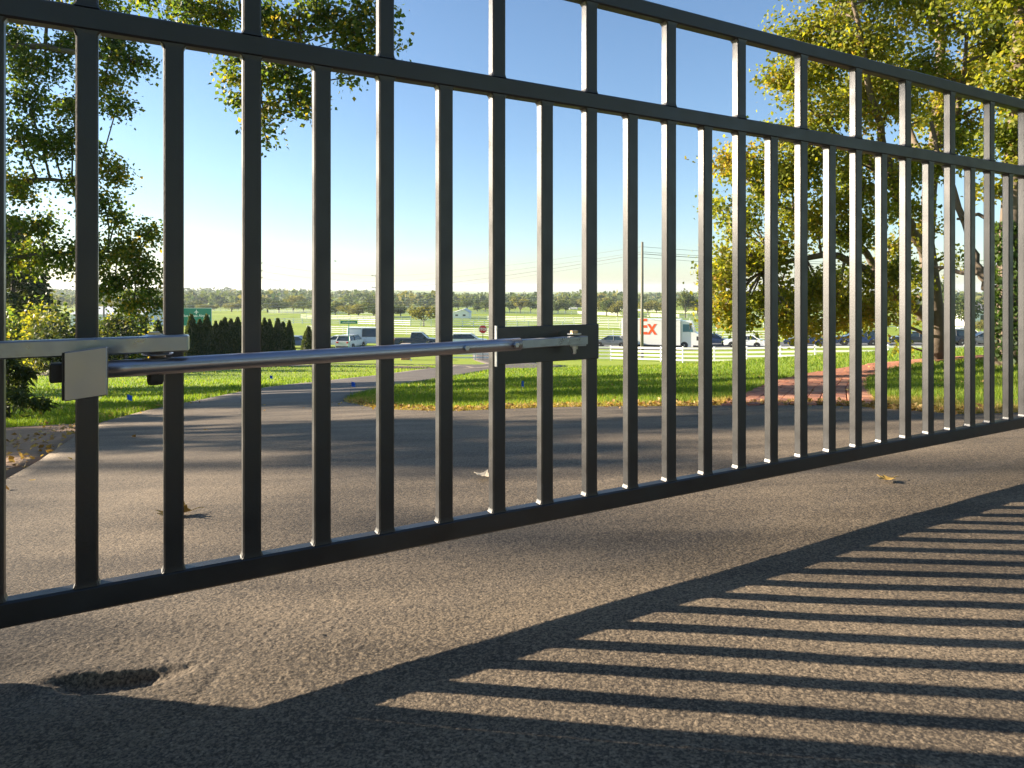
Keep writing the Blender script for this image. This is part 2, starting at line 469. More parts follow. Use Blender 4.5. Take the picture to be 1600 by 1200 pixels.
def loft(name, A, B, nu, nv, m, dz, kind='structure', hole=False, seam=None):
    """sheet between polylines A and B (equal length lists of (x,y)), draped on the terrain"""
    A = np.array(A, float); B = np.array(B, float)
    def resample(P, n):
        t = np.linspace(0, len(P)-1, n); k = np.arange(len(P))
        return np.stack([np.interp(t, k, P[:, 0]), np.interp(t, k, P[:, 1])], -1)
    A = resample(A, nu); B = resample(B, nu)
    t = np.linspace(0, 1, nv)[:, None, None]
    G = A[None]*(1-t) + B[None]*t
    X, Y = G[..., 0], G[..., 1]
    Z = ground(X, Y) + dz
    if hole:
        Z = Z - .09*np.clip((3.3-np.hypot(X, Y))/.3, 0, 1)*np.clip((np.hypot(X, Y)-.75)/.1, 0, 1)*(np.abs(np.degrees(np.arctan2(X, Y))) < 44)*(Y > 0)
    V = np.stack([X, Y, Z], -1).reshape(-1, 3)
    i = np.arange(nv-1)[:, None]*nu + np.arange(nu-1)[None]
    Fc = np.stack([i, i+1, i+nu+1, i+nu], -1).reshape(-1, 4)
    # skirt round the border so that the sheet has a real edge
    ring = np.concatenate([np.arange(nu), np.arange(1, nv)*nu+nu-1, (nv-1)*nu+np.arange(nu-2, -1, -1), np.arange(nv-2, 0, -1)*nu])
    base = len(V)
    V = np.concatenate([V, V[ring]-np.array([0, 0, .06])])
    r2 = np.roll(ring, -1); k = np.arange(len(ring)); k2 = np.roll(k, -1)
    ok = np.ones(len(ring), bool)
    if seam == 'B': ok = ~((ring//nu == nv-1) & (r2//nu == nv-1))
    if seam == 'U0': ok = ~((ring % nu == 0) & (r2 % nu == 0))
    Fc = np.concatenate([Fc, np.stack([ring, base+k, base+k2, r2], -1)[ok]])
    o = np_mesh(name, V, Fc, m, smooth=False)
    return tag(o, kind=kind) if kind else o

left_edge = [(-2.0, 2.45), pix(60, 730), pix(115, 690), pix(160, 664), pix(225, 646), pix(290, 632)]
mouth = [pix(290, 632), pix(420, 632), pix(535, 631)]
far_edge = [pix(535, 631), pix(575, 641), pix(640, 646), pix(700, 648), pix(770, 645), pix(880, 641), pix(1000, 640), pix(1090, 640), pix(1165, 638), pix(1250, 638), pix(1330, 641), pix(1420, 648), pix(1500, 655), pix(1600, 652), (4.4, 3.2), (7., 1.2)]
B_ = left_edge + mouth[1:-1] + far_edge
A_ = [(-2.3 + 9.3*i/(len(B_)-1), -5.0) for i in range(len(B_))]
loft('driveway_apron', [(-2.3, -5)]+left_edge, [(-.5, -5)]+[(-.5+(pix(715, 647.5)[0]+.5)*(yy+5)/(pix(715, 647.5)[1]+5), yy) for yy in (2.45, 3.6, 4.8)]+[pix(715, 647.5), pix(610, 645), pix(535, 631)], 120, 24, M['asphalt'], .03, hole=True, seam='B')
Bm = [pix(715, 647.5)]+far_edge[4:]
loft('driveway_apron', [(-.5 + 7.5*i/(len(Bm)-1), -5.0) for i in range(len(Bm))], Bm, 140, 90, M['asphalt'], .03, hole=True, seam='U0')
drive_L = [pix(290, 632), pix(350, 619), pix(400, 609), pix(450, 602), pix(500, 597), pix(560, 590), pix(620, 583), pix(680, 575.5), pix(720, 571), pix(765, 567.5)]
drive_R = [pix(535, 631), pix(537, 627), pix(548, 621), pix(572, 614.5), pix(600, 608), pix(650, 599), pix(700, 590), pix(740, 583.5), pix(770, 578), pix(800, 574)]
loft('driveway', drive_L, drive_R, 120, 14, M['asphalt_far'], .026)
lane_c = [(-60, 22), (-32, 24.5), (-22, 28), (-17, 34), (-12, 41), (-7, 45), (-3.0, 44), (-1.2, 41), (-.6, 38)]
def offset_pl(P, w):
    P = np.array(P); d = np.gradient(P, axis=0); d /= np.linalg.norm(d, axis=1)[:, None]
    return P + np.stack([-d[:, 1], d[:, 0]], -1)*w
loft('loop_lane', offset_pl(lane_c, 1.7), offset_pl(lane_c, -1.7), 140, 10, M['asphalt_far'], .030)
exit_c = [(-.6, 36), (1.2, 42), (0.6, 52), (-1.5, 64), (-3, 88)]
loft('driveway_exit', offset_pl(exit_c, 2.2), offset_pl(exit_c, -2.2), 50, 8, M['asphalt_far'], .034)
loft('road', [(-200, 159), (0, 87), (110, 47.4)], [(-200, 170), (0, 98), (110, 58.4)], 120, 8, M['road'], .03)
loft('soil_bed', [(-2.05, 2.2), pix(60, 731), pix(115, 691), pix(160, 665), pix(175, 660)], [(-6, 3.2), (-6, 4.1), (-6, 5.0), pix(40, 668), pix(120, 664)], 30, 16, M['soil'], .012)

# near asphalt: real stones, pothole and waves
def near_patch():
    na, nr = 640, 640
    ang = np.radians(np.linspace(-47, 47, na)); rad = .72*(3.7/.72)**np.linspace(0, 1, nr)**1.0
    A, R = np.meshgrid(ang, rad)
    X = R*np.sin(A); Y = R*np.cos(A)
    Z = ground(X, Y) + .036
    d, v = worley(X/.0048, Y/.0048, 1)
    stone = np.clip(1-d*1.25, 0, 1)*(.35+.65*v)*.00022 + vnoise(X/.0042, Y/.0042, 41)*.0008 + vnoise(X/.0021, Y/.0021, 42)*.0004 - np.clip(vnoise(X/.007, Y/.007, 43)-.72, 0, 1)*.004
    d2, v2 = worley(X/.012+9, Y/.012+4, 2)
    stone2 = np.clip(1-d2*1.3, 0, 1)*(v2 > .88)*.0010
    coarse = vnoise(X*3.1, Y*3.1, 5)*.006 + vnoise(X*9, Y*9, 6)*.0014 + vnoise(X*1.1+5, Y*1.1, 8)*.010
    amp = .7+.6*vnoise(X*2.3+7, Y*2.3+3, 9)+.7*np.exp(-((X+.62)/.42)**2-((Y-1.22)/.16)**2)
    h = (stone+stone2)*amp + coarse - .006
    # pothole under the gate at the left, with a ragged rim
    px, py = -.672, 1.14
    u = (X-px)*.97+(Y-py)*.25; w = -(X-px)*.25+(Y-py)*.97
    rr = np.sqrt((np.where(u > 0, u/.15, u/.13))**2 + ((w-.10*np.abs(u))/np.where(w > 0, .030, .050))**2) + (vnoise(X*16, Y*16, 11)-.5)*.35 + (vnoise(X*60, Y*60, 12)-.5)*.10
    bowl = np.clip(1-rr, 0, 1)
    sb = np.clip(bowl*1.35, 0, 1); h = h - .021*sb*sb*(3-2*sb) + .012*np.exp(-((u+.10)/.09)**2-((w-.035)/.05)**2)
    # low ridge / seam running toward the camera
    seam = np.exp(-((X+.50+.05*(vnoise(Y*9, X*0, 4)-.5)-.12*(Y-1.05))/.012)**2)*np.clip((1.25-Y)/.1, 0, 1)
    h = h - seam*.002
    edge = np.minimum.reduce([np.clip((R-.72)/.08, 0, 1), np.clip((3.7-R)/.5, 0, 1), np.clip((np.radians(47)-np.abs(A))/.05, 0, 1)])
    Z = Z - .004 + h*edge
    V = np.stack([X, Y, Z], -1).reshape(-1, 3)
    i = np.arange(nr-1)[:, None]*na + np.arange(na-1)[None]
    Fc = np.stack([i, i+1, i+na+1, i+na], -1).reshape(-1, 4)
    cen = V[Fc[:, 0]]; Fc = Fc[in_poly(cen[:, 0], cen[:, 1], [A_[0]]+[tuple(q) for q in B_]+[A_[-1]])]
    o = np_mesh('driveway_surface', V, Fc[:, ::-1], M['asphalt'], smooth=True)
    tag(o, kind='structure')
near_patch()

# ------------------------------------------------------------------ brick path
def brick_path():
    root = empty('brick_path', (0, 0, 0)); tag(root, kind='structure')
    cL = [pix(1165, 638), pix(1190, 612), pix(1215, 596), pix(1260, 583), pix(1330, 571), pix(1420, 562.5), pix(1540, 556)]
    cR = [pix(1330, 641), pix(1345, 612), pix(1362, 595), pix(1400, 581.5), pix(1465, 570), pix(1560, 562.5), pix(1680, 556)]
    cL = np.array(cL); cR = np.array(cR)
    C = (cL+cR)/2
    seg = np.r_[0, np.cumsum(np.linalg.norm(np.diff(C, axis=0), axis=1))]
    width = 1.12
    def pos(s):
        return np.array([np.interp(s, seg, C[:, 0]), np.interp(s, seg, C[:, 1])])
    def frame(s):
        a = pos(max(s-.15, 0)); b = pos(min(s+.15, seg[-1])); d = (b-a); d /= np.linalg.norm(d)
        return pos(s), d, np.array([-d[1], d[0]])
    # bed
    S = np.linspace(0, seg[-1], 60)
    Lp = [tuple(frame(s)[0]+frame(s)[2]*width/2) for s in S]; Rp = [tuple(frame(s)[0]-frame(s)[2]*width/2) for s in S]
    bed = loft('sand_bed', Lp, Rp, 60, 6, M['sand'], .012, kind=None); bed.parent = root
    # one shared brick per colour
    meshes = []
    for m in ('brick', 'brick2', 'brick3'):
        o = MB().rbox(-.0965, .0965, -.0465, .0465, -.03, .0, .004).build('brick', M[m]); meshes.append(o.data)
        bpy.data.objects.remove(o)
    rows = int(seg[-1]/.202); cols = 11
    rest = MB(); count = 0
    r = random.Random(3)
    for i in range(rows):
        for j in range(cols):
            s = (i+.5+(.5 if j % 2 else 0))*.202
            if s > seg[-1]-.1: continue
            p, d, n = frame(s)
            w = (j-(cols-1)/2)*.1015
            q = p+n*w
            z = g1(q[0], q[1])+.040+r.uniform(-.004, .004)
            rz = math.atan2(d[1], d[0])+r.uniform(-.015, .015)
            sl = (g1(q[0]+d[0]*.2, q[1]+d[1]*.2)-g1(q[0], q[1]))/.2
            if count < 290:
                o = bpy.data.objects.new('brick', meshes[r.choice((0, 0, 1, 2))]); link(o, root)
                o.location = (q[0], q[1], z); o.rotation_euler = (r.uniform(-.015, .015), -math.atan(sl), rz)
                count += 1
            else:
                b = MB().box(-.0965, .0965, -.0465, .0465, -.03, 0)
                c, sn = math.cos(rz), math.sin(rz)
                b.xform(lambda v: Vector((q[0]+v.x*c-v.y*sn, q[1]+v.x*sn+v.y*c, z+v.z+v.x*sl)))
                rest.add(b.v, b.f)
    tag(rest.build('distant_bricks', M['brick'], root, recalc=False), kind='stuff')
brick_path()

# ------------------------------------------------------------------ the gate
PHI = math.radians(28.766); GC, GS = math.cos(PHI), math.sin(PHI)
SP = .127; GX0, GY0 = -6.38034697*SP, 8.25852338*SP
def gate_pt(t, n, h): return Vector((GX0+t*GC-n*GS, GY0+t*GS+n*GC, CZ+h))
resid = {0:2.0,1:2.4,2:.6,3:-1.1,4:-1.6,5:-2.0,6:-3.7,7:-3.2,8:-1.5,9:-.1,10:1.4,11:2.3,12:2.3,13:2.5,14:1.9,15:2.1,16:1.6,17:1.9,18:1.1,19:.3,20:-.6,21:-1.2,22:-1.4,23:-1.9,24:-2.8}
def build_gate():
    root = empty('gate', gate_pt(0, 0, -.5356), PHI)
    tag(root, 'black metal picket driveway gate crossing the whole foreground', 'gate')
    Zb = -.5356
    # local frame: x along gate, y away from camera, z up from the rail's underside
    def rail(name, z0, z1, x0=-.19, x1=31.2*SP):
        b = .0035; d = .0285
        prof = [(b, z0), (d-b, z0), (d, z0+b), (d, z1-b), (d-b, z1), (b, z1), (0, z1-b), (0, z0+b)]
        m = MB(); n = len(prof)
        m.add([(x0, y, z) for y, z in prof]+[(x1, y, z) for y, z in prof],
              [tuple(range(n)), tuple(reversed(range(n, 2*n)))]+[(i, (i+1) % n, (i+1) % n+n, i+n) for i in range(n)])
        return m.build(name, M['gate'], root)
    zt, mb, mt, tb, tt = -.4941-Zb, .4255-Zb, .4645-Zb, .6785-Zb, .7175-Zb
    rail('bottom_rail', 0, zt); rail('middle_rail', mb, mt); rail('top_rail', tb, tt)
    def picket(z0, z1, flare0, flare1):
        w, d, b = .0319/2, .0243, .0028
        m = MB(); rings = []
        def ring(z, e):
            return [(-w+b-e, .0015-e*.2, z), (w-b+e, .0015-e*.2, z), (w+e, .0015+b, z), (w+e, .0015+d-b, z), (w-b+e, .0015+d+e*.6, z), (-w+b-e, .0015+d+e*.6, z), (-w-e, .0015+d-b, z), (-w-e, .0015+b, z)]
        hs = []
        if flare0: hs += [(z0, .0036), (z0+.0025, .0020), (z0+.0065, .0006), (z0+.009, 0)]
        else: hs += [(z0, 0)]
        if flare1: hs += [(z1-.009, 0), (z1-.0065, .0006), (z1-.0025, .0028), (z1, .0046)]
        else: hs += [(z1, 0)]
        vs = [p for z, e in hs for p in ring(z, e)]
        fs = [tuple(reversed(range(8))), tuple(range(8*(len(hs)-1), 8*len(hs)))]
        for k in range(len(hs)-1):
            for i in range(8):
                j = (i+1) % 8; fs.append((k*8+i, k*8+j, k*8+8+j, k*8+8+i))
        o = m.add(vs, fs).build('picket', M['gate']); me = o.data; bpy.data.objects.remove(o); return me
    low = picket(zt-.0005, mb+.0005, True, True); high = picket(mt-.0005, tb+.0005, True, True)
    for i in range(-1, 32):
        x = i*SP
        if i in resid:      # hand-welded: spacing is not perfectly even
            e = 1e-3
            p0 = gate_pt(x, 0, 0); p1 = gate_pt(x+e, 0, 0)
            dp = (PX+F*p1.x/p1.y-PX-F*p0.x/p0.y)/e
            x -= resid[i]/dp
        o = bpy.data.objects.new('picket', low); link(o, root); o.location = (x, 0, 0)
        if i % 2:
            h = bpy.data.objects.new('picket', high); link(h, root); h.location = (x, 0, 0)
    # end stiles beyond the frame
    for x in (-.19, 31.2*SP):
        MB().rbox(x-(.034 if x < 0 else .025), x+.025, -.0005, .030, -.0, tt, .003).build('end_stile', M['gate'], root)
    # black mounting plate for the opener arm, welded over three pickets
    x0 = None
    def tx(px):      # along-gate coordinate of a photo column
        u = (px-PX)/F; return (u*GY0-GX0)/(GC-u*GS)
    pz = [(-.0, 0)]
    hA = -(507-PY)/F*gate_pt(tx(900), 0, 0).y; hB = -(562-PY)/F*gate_pt(tx(900), 0, 0).y
    MB().rbox(tx(775), tx(933.5), -.0062, .0008, hB-Zb, hA-Zb, .0012).build('arm_mounting_plate', M['gate'], root)
    MB().rbox(tx(773.5)-.0006, tx(775)-.0003, -.0085, .002, hB-Zb-.004, hA-Zb+.003, .0004).build('plate_weld', M['galv'], root)
    return tx
tx = build_gate()

# ------------------------------------------------------------------ gate opener arm
def build_arm():
    root = empty('gate_opener_arm', at(245, 555, 1.06))
    tag(root, 'silver steel gate opener arm with square cover plate, in front of black pickets', 'opener arm')
    root.location = Vector((0, 0, 0))
    def bar(name, a, b, hw, hh, m, bev=.003, taper=None, par=None):
        a, b = Vector(a), Vector(b); d = (b-a); L = d.length; d.normalize()
        side = Vector((0, 0, 1)).cross(d).normalized(); up = d.cross(side)
        mb = MB().rbox(0, L, -hw, hw, -hh, hh, bev)
        mb.xform(lambda v: a + d*v.x + side*v.y + up*v.z)
        return mb.build(name, m, par or root)
    # lower push tube, ends at the clevis
    A = at(140, 578.5, .992); B = at(812, 537.5, 1.392)
    d = (B-A).normalized()
    tube = MB().tube([A+(B-A)*k/12 for k in range(13)], .0128, 20).build('push_tube', M['galv_tube'], root, smooth=True)
    tm = tube.data
    bar('square_sleeve', at(150, 578, .998), at(300, 569, 1.076), .0118, .0122, M['galv_tube'], .004)
    bar('end_stop_block', at(77, 582.5, .972), at(128, 580, .995), .014, .0138, M['blackplastic'], .002)
    # upper drive bar, going out of the frame to the operator
    bar('drive_bar', at(-330, 560, .885), at(295, 535.5, 1.050), .0125, .0125, M['galv'], .002)
    # square cover plate standing in front of the tube
    pc = at(135, 584, .957)
    pl = MB().rbox(-.0272, .0272, -.0035, .0035, -.0345, .0345, .0012)
    ang = math.radians(13)
    c, s = math.cos(ang), math.sin(ang)
    pl.xform(lambda v: pc + Vector((v.x*c-v.y*s, v.x*s+v.y*c, v.z+v.x*.13)))
    pl.build('cover_plate', M['plate'], root)
    lip = MB().rbox(-.0310, -.0274, -.002, .020, -.0335, .0345, .001)
    lip.xform(lambda v: pc + Vector((v.x*c-v.y*s, v.x*s+v.y*c, v.z+v.x*.13)))
    lip.build('plate_flange', M['blackplastic'], root)
    # pivot: washers between the bars, bolt head on top, knob below
    p = at(246, 552, 1.052)
    MB().lathe([(.021, -.002), (.0225, 0), (.021, .002)], 28, p).build('washer', M['bolt'], root, smooth=False)
    MB().lathe([(.012, -.012), (.012, .012)], 20, p).build('pivot_pin', M['brass'], root, smooth=True)
    top = at(241, 523, 1.047)
    MB().lathe([(.017, -.003), (.017, -.001), (.012, .0005)], 24, top).build('top_washer', M['bolt'], root)
    MB().lathe([(.0095, -.001), (.0095, .0035), (.008, .0045)], 6, top).build('hex_bolt', M['brass'], root)
    bot = at(243, 582, 1.048)
    MB().lathe([(.017, .0035), (.017, .001), (.0145, 0)], 24, bot).build('lower_washer', M['blackplastic'], root)
    MB().lathe([(.0125, 0), (.0125, -.012), (.0105, -.0185)], 8, bot).build('pivot_knob', M['blackplastic'], root)
    # clevis and its bolt on the mounting plate
    n_front = lambda px, py, st: (lambda g: Vector((g.x, g.y, 0)))(gate_pt(tx(px), -st, 0))
    E_ = gate_pt(tx(896), -.046, 0); E_.z = CZ-(531-PY)/F*E_.y
    bar('clevis_bar', B-d*.03, E_, .0105, .0092, M['galv'], .0012)
    q = gate_pt(tx(880), -.045, 0); q.z = CZ-(521.5-PY)/F*q.y
    MB().lathe([(.0165, -.0015), (.0165, .001)], 20, q).build('clevis_washer', M['bolt'], root)
    MB().lathe([(.009, .001), (.009, .0075)], 6, q).build('clevis_bolt', M['brass'], root)
    q2 = q.copy(); q2.z = CZ-(540-PY)/F*q.y
    dirg = Vector((GC, GS, 0))
    bar('clevis_tab', q2-dirg*.020+Vector((0, 0, .002)), q2+dirg*.024+Vector((0, 0, .002)), .014, .0026, M['galv'], .0006)
    MB().lathe([(.0085, .0), (.0085, -.008), (.005, -.0085), (.005, -.017), (.003, -.019)], 6, q2).build('clevis_nut', M['bolt'], root)
    MB().box(-.012, .012, -.04, .0, -.012, .012).xform(lambda v: Vector((q2.x, q2.y, q2.z+.014)) + dirg*v.x + Vector((-GS, GC, 0))*(v.y+.042)).build('clevis_lug', M['gate'], root)
    for px, py in ((724, 538.5), (801, 535.2)):
        k = (px-140)/(812-140)
        # nearest point on the tube at that column
        best = min((A+(B-A)*i/400 for i in range(401)), key=lambda v: abs(PX+F*v.x/v.y-px))
        nn = Vector((d.y, -d.x, 0)).normalized()
        c0 = best+nn*.012
        MB().lathe([(.0068, 0), (.0068, .0045), (.005, .006)], 6, (0, 0, 0), 'y').xform(lambda v: c0 + d*v.x + nn*v.y + Vector((0, 0, v.z))).build('cross_bolt', M['bolt'], root)
build_arm()

# pillar that carries the gate, just outside the frame on the left (its shadow falls across the foreground)
def pillar():
    base = gate_pt(-.47, .04, 0); base.z = g1(base.x, base.y)
    root = empty('gate_pillar', base, PHI)
    tag(root, 'square stone gate pillar beside the hinge end of the gate', 'pillar')
    MB().rbox(-.25, .25, -.25, .25, -.3, 1.72, .012).build('shaft', M['stone'], root)
    MB().rbox(-.30, .30, -.30, .30, 1.712, 1.82, .012).build('capstone', M['stone'], root)
pillar()

# ------------------------------------------------------------------ vegetation
def leaf_cloud(P, size, r, droop=.3, aspect=.75):
    """one folded diamond leaf (two triangles) per point"""
    n = len(P)
    th = r.uniform(0, 2*PI, n); el = r.uniform(-1.0, .6, n)-droop
    d = np.stack([np.cos(th)*np.cos(el), np.sin(th)*np.cos(el), np.sin(el)], -1)
    a = r.normal(size=(n, 3)); s = np.cross(d, a); s /= np.linalg.norm(s, axis=1)[:, None]+1e-9
    nrm = np.cross(s, d)
    L = size*r.uniform(.6, 1.25, n)[:, None]
    b0 = P; tip = P+d*L; mid = P+d*L*.45
    w = L*aspect/2; lift = nrm*L*.10
    V = np.stack([b0, mid+s*w+lift, tip, mid-s*w+lift], 1).reshape(-1, 3)
    k = np.arange(n)*4
    Fc = np.stack([np.stack([k, k+1, k+2], -1), np.stack([k, k+2, k+3], -1)], 1).reshape(-1, 3)
    return V, Fc

def bez(a, b, c, n): return [a*(1-t)**2+b*2*t*(1-t)+c*t*t for t in np.linspace(0, 1, n)]

def make_tree(name, base, trunk, clumps, leaf_m, bark_m, leaf=.09, per=900, seed=1, trunk_r=.2, limbs=(), tint=(.45, .22), twig=.16, n_sub=10, droop=.3):
    """trunk: list of points (relative to world), clumps: (x,y,z,rx,ry,rz[,density])"""
    r = np.random.default_rng(seed)
    root = empty(name, base)
    off = Vector(base)
    mb = MB()
    trunk = [Vector(p) for p in trunk]
    nT = len(trunk)
    rads = [trunk_r*(1-.72*i/(nT-1)) for i in range(nT)]
    rads[0] *= 1.35
    mb.tube([p-off for p in trunk], rads, 12)
    skel = [(np.array(p), rr) for p, rr in zip(trunk, rads)]
    # densify skeleton
    sk = []
    for (a, ra), (b, rb) in zip(skel[:-1], skel[1:]):
        for t in np.linspace(0, 1, 8, endpoint=False): sk.append((a*(1-t)+b*t, ra*(1-t)+rb*t))
    sk.append(skel[-1])
    for lm, r0, r1 in limbs:
        pts = [Vector(p) for p in lm]
        # smooth
        P = np.array([tuple(p) for p in pts]); tt = np.linspace(0, len(P)-1, len(P)*4)
        P = np.stack([np.interp(tt, np.arange(len(P)), P[:, i]) for i in range(3)], -1)
        for _ in range(2): P[1:-1] = (P[:-2]+2*P[1:-1]+P[2:])/4
        P[1:-1] += r.normal(size=P[1:-1].shape)*.02
        rr = np.linspace(r0, r1, len(P))
        mb.tube([Vector(p)-off for p in P], list(rr), 8)
        sk += [(p, q) for p, q in zip(P, rr)]
    SKP = np.array([s[0] for s in sk]); SKR = np.array([s[1] for s in sk])
    pts_all = []; tin = []
    for cl in clumps:
        c = np.array(cl[:3], float); R = np.array(cl[3:6], float); dens = cl[6] if len(cl) > 6 else 1.0
        dv = c-SKP; hd = np.hypot(dv[:, 0], dv[:, 1]); score = np.linalg.norm(dv, axis=1)+np.where(dv[:, 2] < .25*hd, 1.2, 0)
        k = int(np.argmin(score)); a = SKP[k]
        Lm = np.linalg.norm(c-a)
        if Lm > .15:
            mid = (a+c)/2+np.array([0, 0, .12*Lm])+r.normal(size=3)*.06*Lm
            B = bez(a, mid, c, 8)
            rr0 = min(SKR[k]*.6, .018+.012*Lm)
            mb.tube([Vector(p)-off for p in B], list(np.linspace(rr0, .011, 8)), 6)
        else:
            B = [a, (a+c)/2, c]
        base_n = max(4, int(n_sub*dens**.5))
        ctint = r.normal(tint[0], tint[1]*.55)
        for j in range(base_n):
            v = r.normal(size=3); v /= np.linalg.norm(v); e = c+v*R*r.uniform(.35, 1.0)
            s = B[r.integers(len(B)*2//3, len(B))] if r.random() < .7 else c
            m2 = (s+e)/2+r.normal(size=3)*.08*np.linalg.norm(R)+np.array([0, 0, .05])
            Q = bez(s, m2, e, 5)
            mb.tube([Vector(p)-off for p in Q], [.010, .008, .006, .0045, .003], 4, cap=False)
            n = int(per*dens/base_n)
            t = r.uniform(.35, 1.0, n)
            Qa = np.array(Q); idx = t*4
            i0 = np.minimum(idx.astype(int), 3); fr = (idx-i0)[:, None]
            # leaves gather in sprays round a few twig ends
            nt_ = 5
            ends = (Qa[r.integers(2, 5, nt_)]+r.normal(size=(nt_, 3))*R*.22)
            which = r.integers(0, nt_+2, n)
            pos = Qa[i0]*(1-fr)+Qa[i0+1]*fr
            mk = which < nt_
            pos[mk] = ends[which[mk]]
            pos += r.normal(size=(n, 3))*twig*np.array([1, 1, .8])
            pts_all.append(pos); tin.append(np.clip(r.normal(ctint, tint[1], n), 0, 1))
    P = np.concatenate(pts_all); T = np.concatenate(tin)
    V, Fc = leaf_cloud(P, leaf, r, droop)
    mb.build('trunk', bark_m, root, smooth=True, recalc=False)
    crown = np_mesh('crown', V-np.array(base), Fc, leaf_m, root, attr=np.repeat(T, 2))
    return root

# -- the big yellowing tree on the right
def right_tree():
    Yb = 13.5
    base = gp(1462, Yb, -.1)
    T = [base, at(1464, 520, Yb), at(1456, 450, 13.4), at(1447, 380, 13.3), at(1452, 300, 13.4), at(1462, 215, 13.6), at(1470, 120, 13.7), at(1468, 20, 13.8), at(1475, -110, 14), at(1480, -260, 14)]
    limbs = [
        ([at(1462, 505, 13.5), at(1425, 478, 13.2), at(1385, 450, 12.9), at(1345, 415, 12.6), at(1300, 398, 12.4), at(1255, 402, 12.2), at(1190, 425, 12.0)], .13, .03),
        ([at(1450, 400, 13.3), at(1420, 360, 13.0), at(1395, 290, 12.6), at(1372, 200, 12.2), at(1350, 100, 11.9), at(1330, -20, 11.7)], .12, .03),
        ([at(1385, 450, 12.9), at(1350, 390, 12.6), at(1310, 360, 12.4), at(1250, 335, 12.2), at(1180, 300, 12.0)], .07, .02),
        ([at(1452, 310, 13.4), at(1480, 230, 13.0), at(1500, 160, 12.7), at(1510, 60, 12.5)], .08, .03),
        ([at(1395, 290, 12.6), at(1340, 240, 12.6), at(1280, 180, 12.6), at(1240, 130, 12.5)], .06, .02),
        ([at(1445, 250, 13.3), at(1410, 180, 14.3), at(1380, 100, 14.8)], .07, .02),
    ]
    r = random.Random(5)
    cl = []
    def c(px, py, Y, rad, dens=1.0):
        p = at(px, py, Y); cl.append((p.x, p.y, p.z, rad, rad, rad*.8, dens))
    for px, py, Y, rad, dn in [
        # left fringe
        (1140, 250, 12.0, .45, .6), (1125, 330, 11.9, .35, .45), (1190, 260, 12.1, .5, .9), (1130, 400, 12.0, .3, .35), (1130, 440, 11.8, .40, .6), (1115, 480, 11.8, .25, .3), (1170, 335, 12.1, .35, .5), (1150, 470, 12.1, .35, .4), (1150, 505, 12.0, .2, .2),
        (1205, 300, 12.0, .45, .9), (1225, 215, 12.1, .55, 1.0), (1235, 120, 12.2, .55, 1.0), (1265, 40, 12.2, .6, 1.0), (1210, 130, 12.2, .3, .4), (1245, -40, 12.2, .6, 1.0),
        (1195, 420, 12.0, .4, .8), (1190, 480, 12.0, .45, .9), (1215, 380, 12.0, .45, .8),
        # lower drooping dark mass
        (1225, 470, 12.2, .55, .9), (1265, 500, 12.2, .5, .9), (1225, 505, 12.1, .3, .5), (1275, 450, 12.2, .55, .85), (1320, 480, 12.4, .5, .75), (1300, 505, 12.3, .3, .5), (1340, 440, 12.6, .4, .7), (1355, 495, 12.6, .35, .6),
        # middle
        (1265, 260, 12.2, .6, 1.2), (1305, 320, 12.4, .55, 1.1), (1270, 350, 12.2, .5, 1.0), (1330, 250, 12.4, .55, 1.1), (1330, 370, 12.5, .45, .9), (1375, 320, 12.7, .5, .9), (1395, 390, 12.9, .4, .7), (1290, 180, 12.3, .65, 1.2), (1345, 170, 12.4, .6, 1.1), (1380, 430, 12.8, .35, .5), (1405, 470, 12.9, .3, .4), (1410, 255, 12.8, .45, .8), (1425, 330, 13.0, .35, .6),
        # top
        (1310, 90, 12.3, .7, 1.3), (1370, 60, 12.3, .75, 1.3), (1310, 0, 12.2, .7, 1.2), (1380, -20, 12.2, .75, 1.3), (1430, 110, 12.6, .65, 1.1), (1445, 20, 12.6, .75, 1.2), (1500, 40, 12.6, .7, 1.1), (1400, 160, 12.6, .5, .9), (1545, 90, 12.9, .6, .9), (1505, 120, 12.8, .5, .8), (1560, 10, 12.8, .7, 1.0), (1600, 60, 12.9, .7, 1.0), (1490, -60, 12.6, .8, 1.2), (1600, -50, 12.9, .8, 1.1),
        (1475, 185, 12.9, .4, .6), (1520, 200, 12.8, .35, .5), (1445, 240, 13.2, .3, .4), (1530, 245, 12.9, .25, .3), (1330, -110, 12.4, .9, 1.1), (1430, -130, 12.8, 1.0, 1.1), (1540, -160, 12.8, 1.0, 1.1),
        (1440, 440, 13.3, .3, .35), (1490, 400, 13.3, .2, .15), (1410, 540, 13.2, .2, .12), (1600, 150, 12.9, .5, .7), (1440, 170, 14.6, .6, .8), (1380, 120, 14.8, .7, .9), (1320, 140, 14.6, .7, .9)]:
        c(px, py, Y, rad, dn)
        c(px+r.uniform(-38, 38), min(py+r.uniform(-32, 32), 498), Y+r.uniform(-.7, .9), rad*.85, dn*.8)
    t = make_tree('shade_tree', base, T, cl, LEAF_R, M['bark'], leaf=.080, per=860, seed=11, trunk_r=.19, limbs=limbs, tint=(.5, .20), twig=.13, n_sub=9)
    tag(t, 'tall yellowing broadleaf tree with crooked limbs at the right, nearest the brick path', 'tree')
    # second, thicker trunk at the frame's right edge
    Y2 = 10.5
    b2 = gp(1582, Y2, -.1)
    T2 = [b2, at(1580, 500, Y2), at(1578, 400, Y2), at(1583, 300, Y2), at(1586, 200, Y2), at(1592, 80, 10.6), at(1600, -80, 10.7), at(1610, -260, 10.8)]
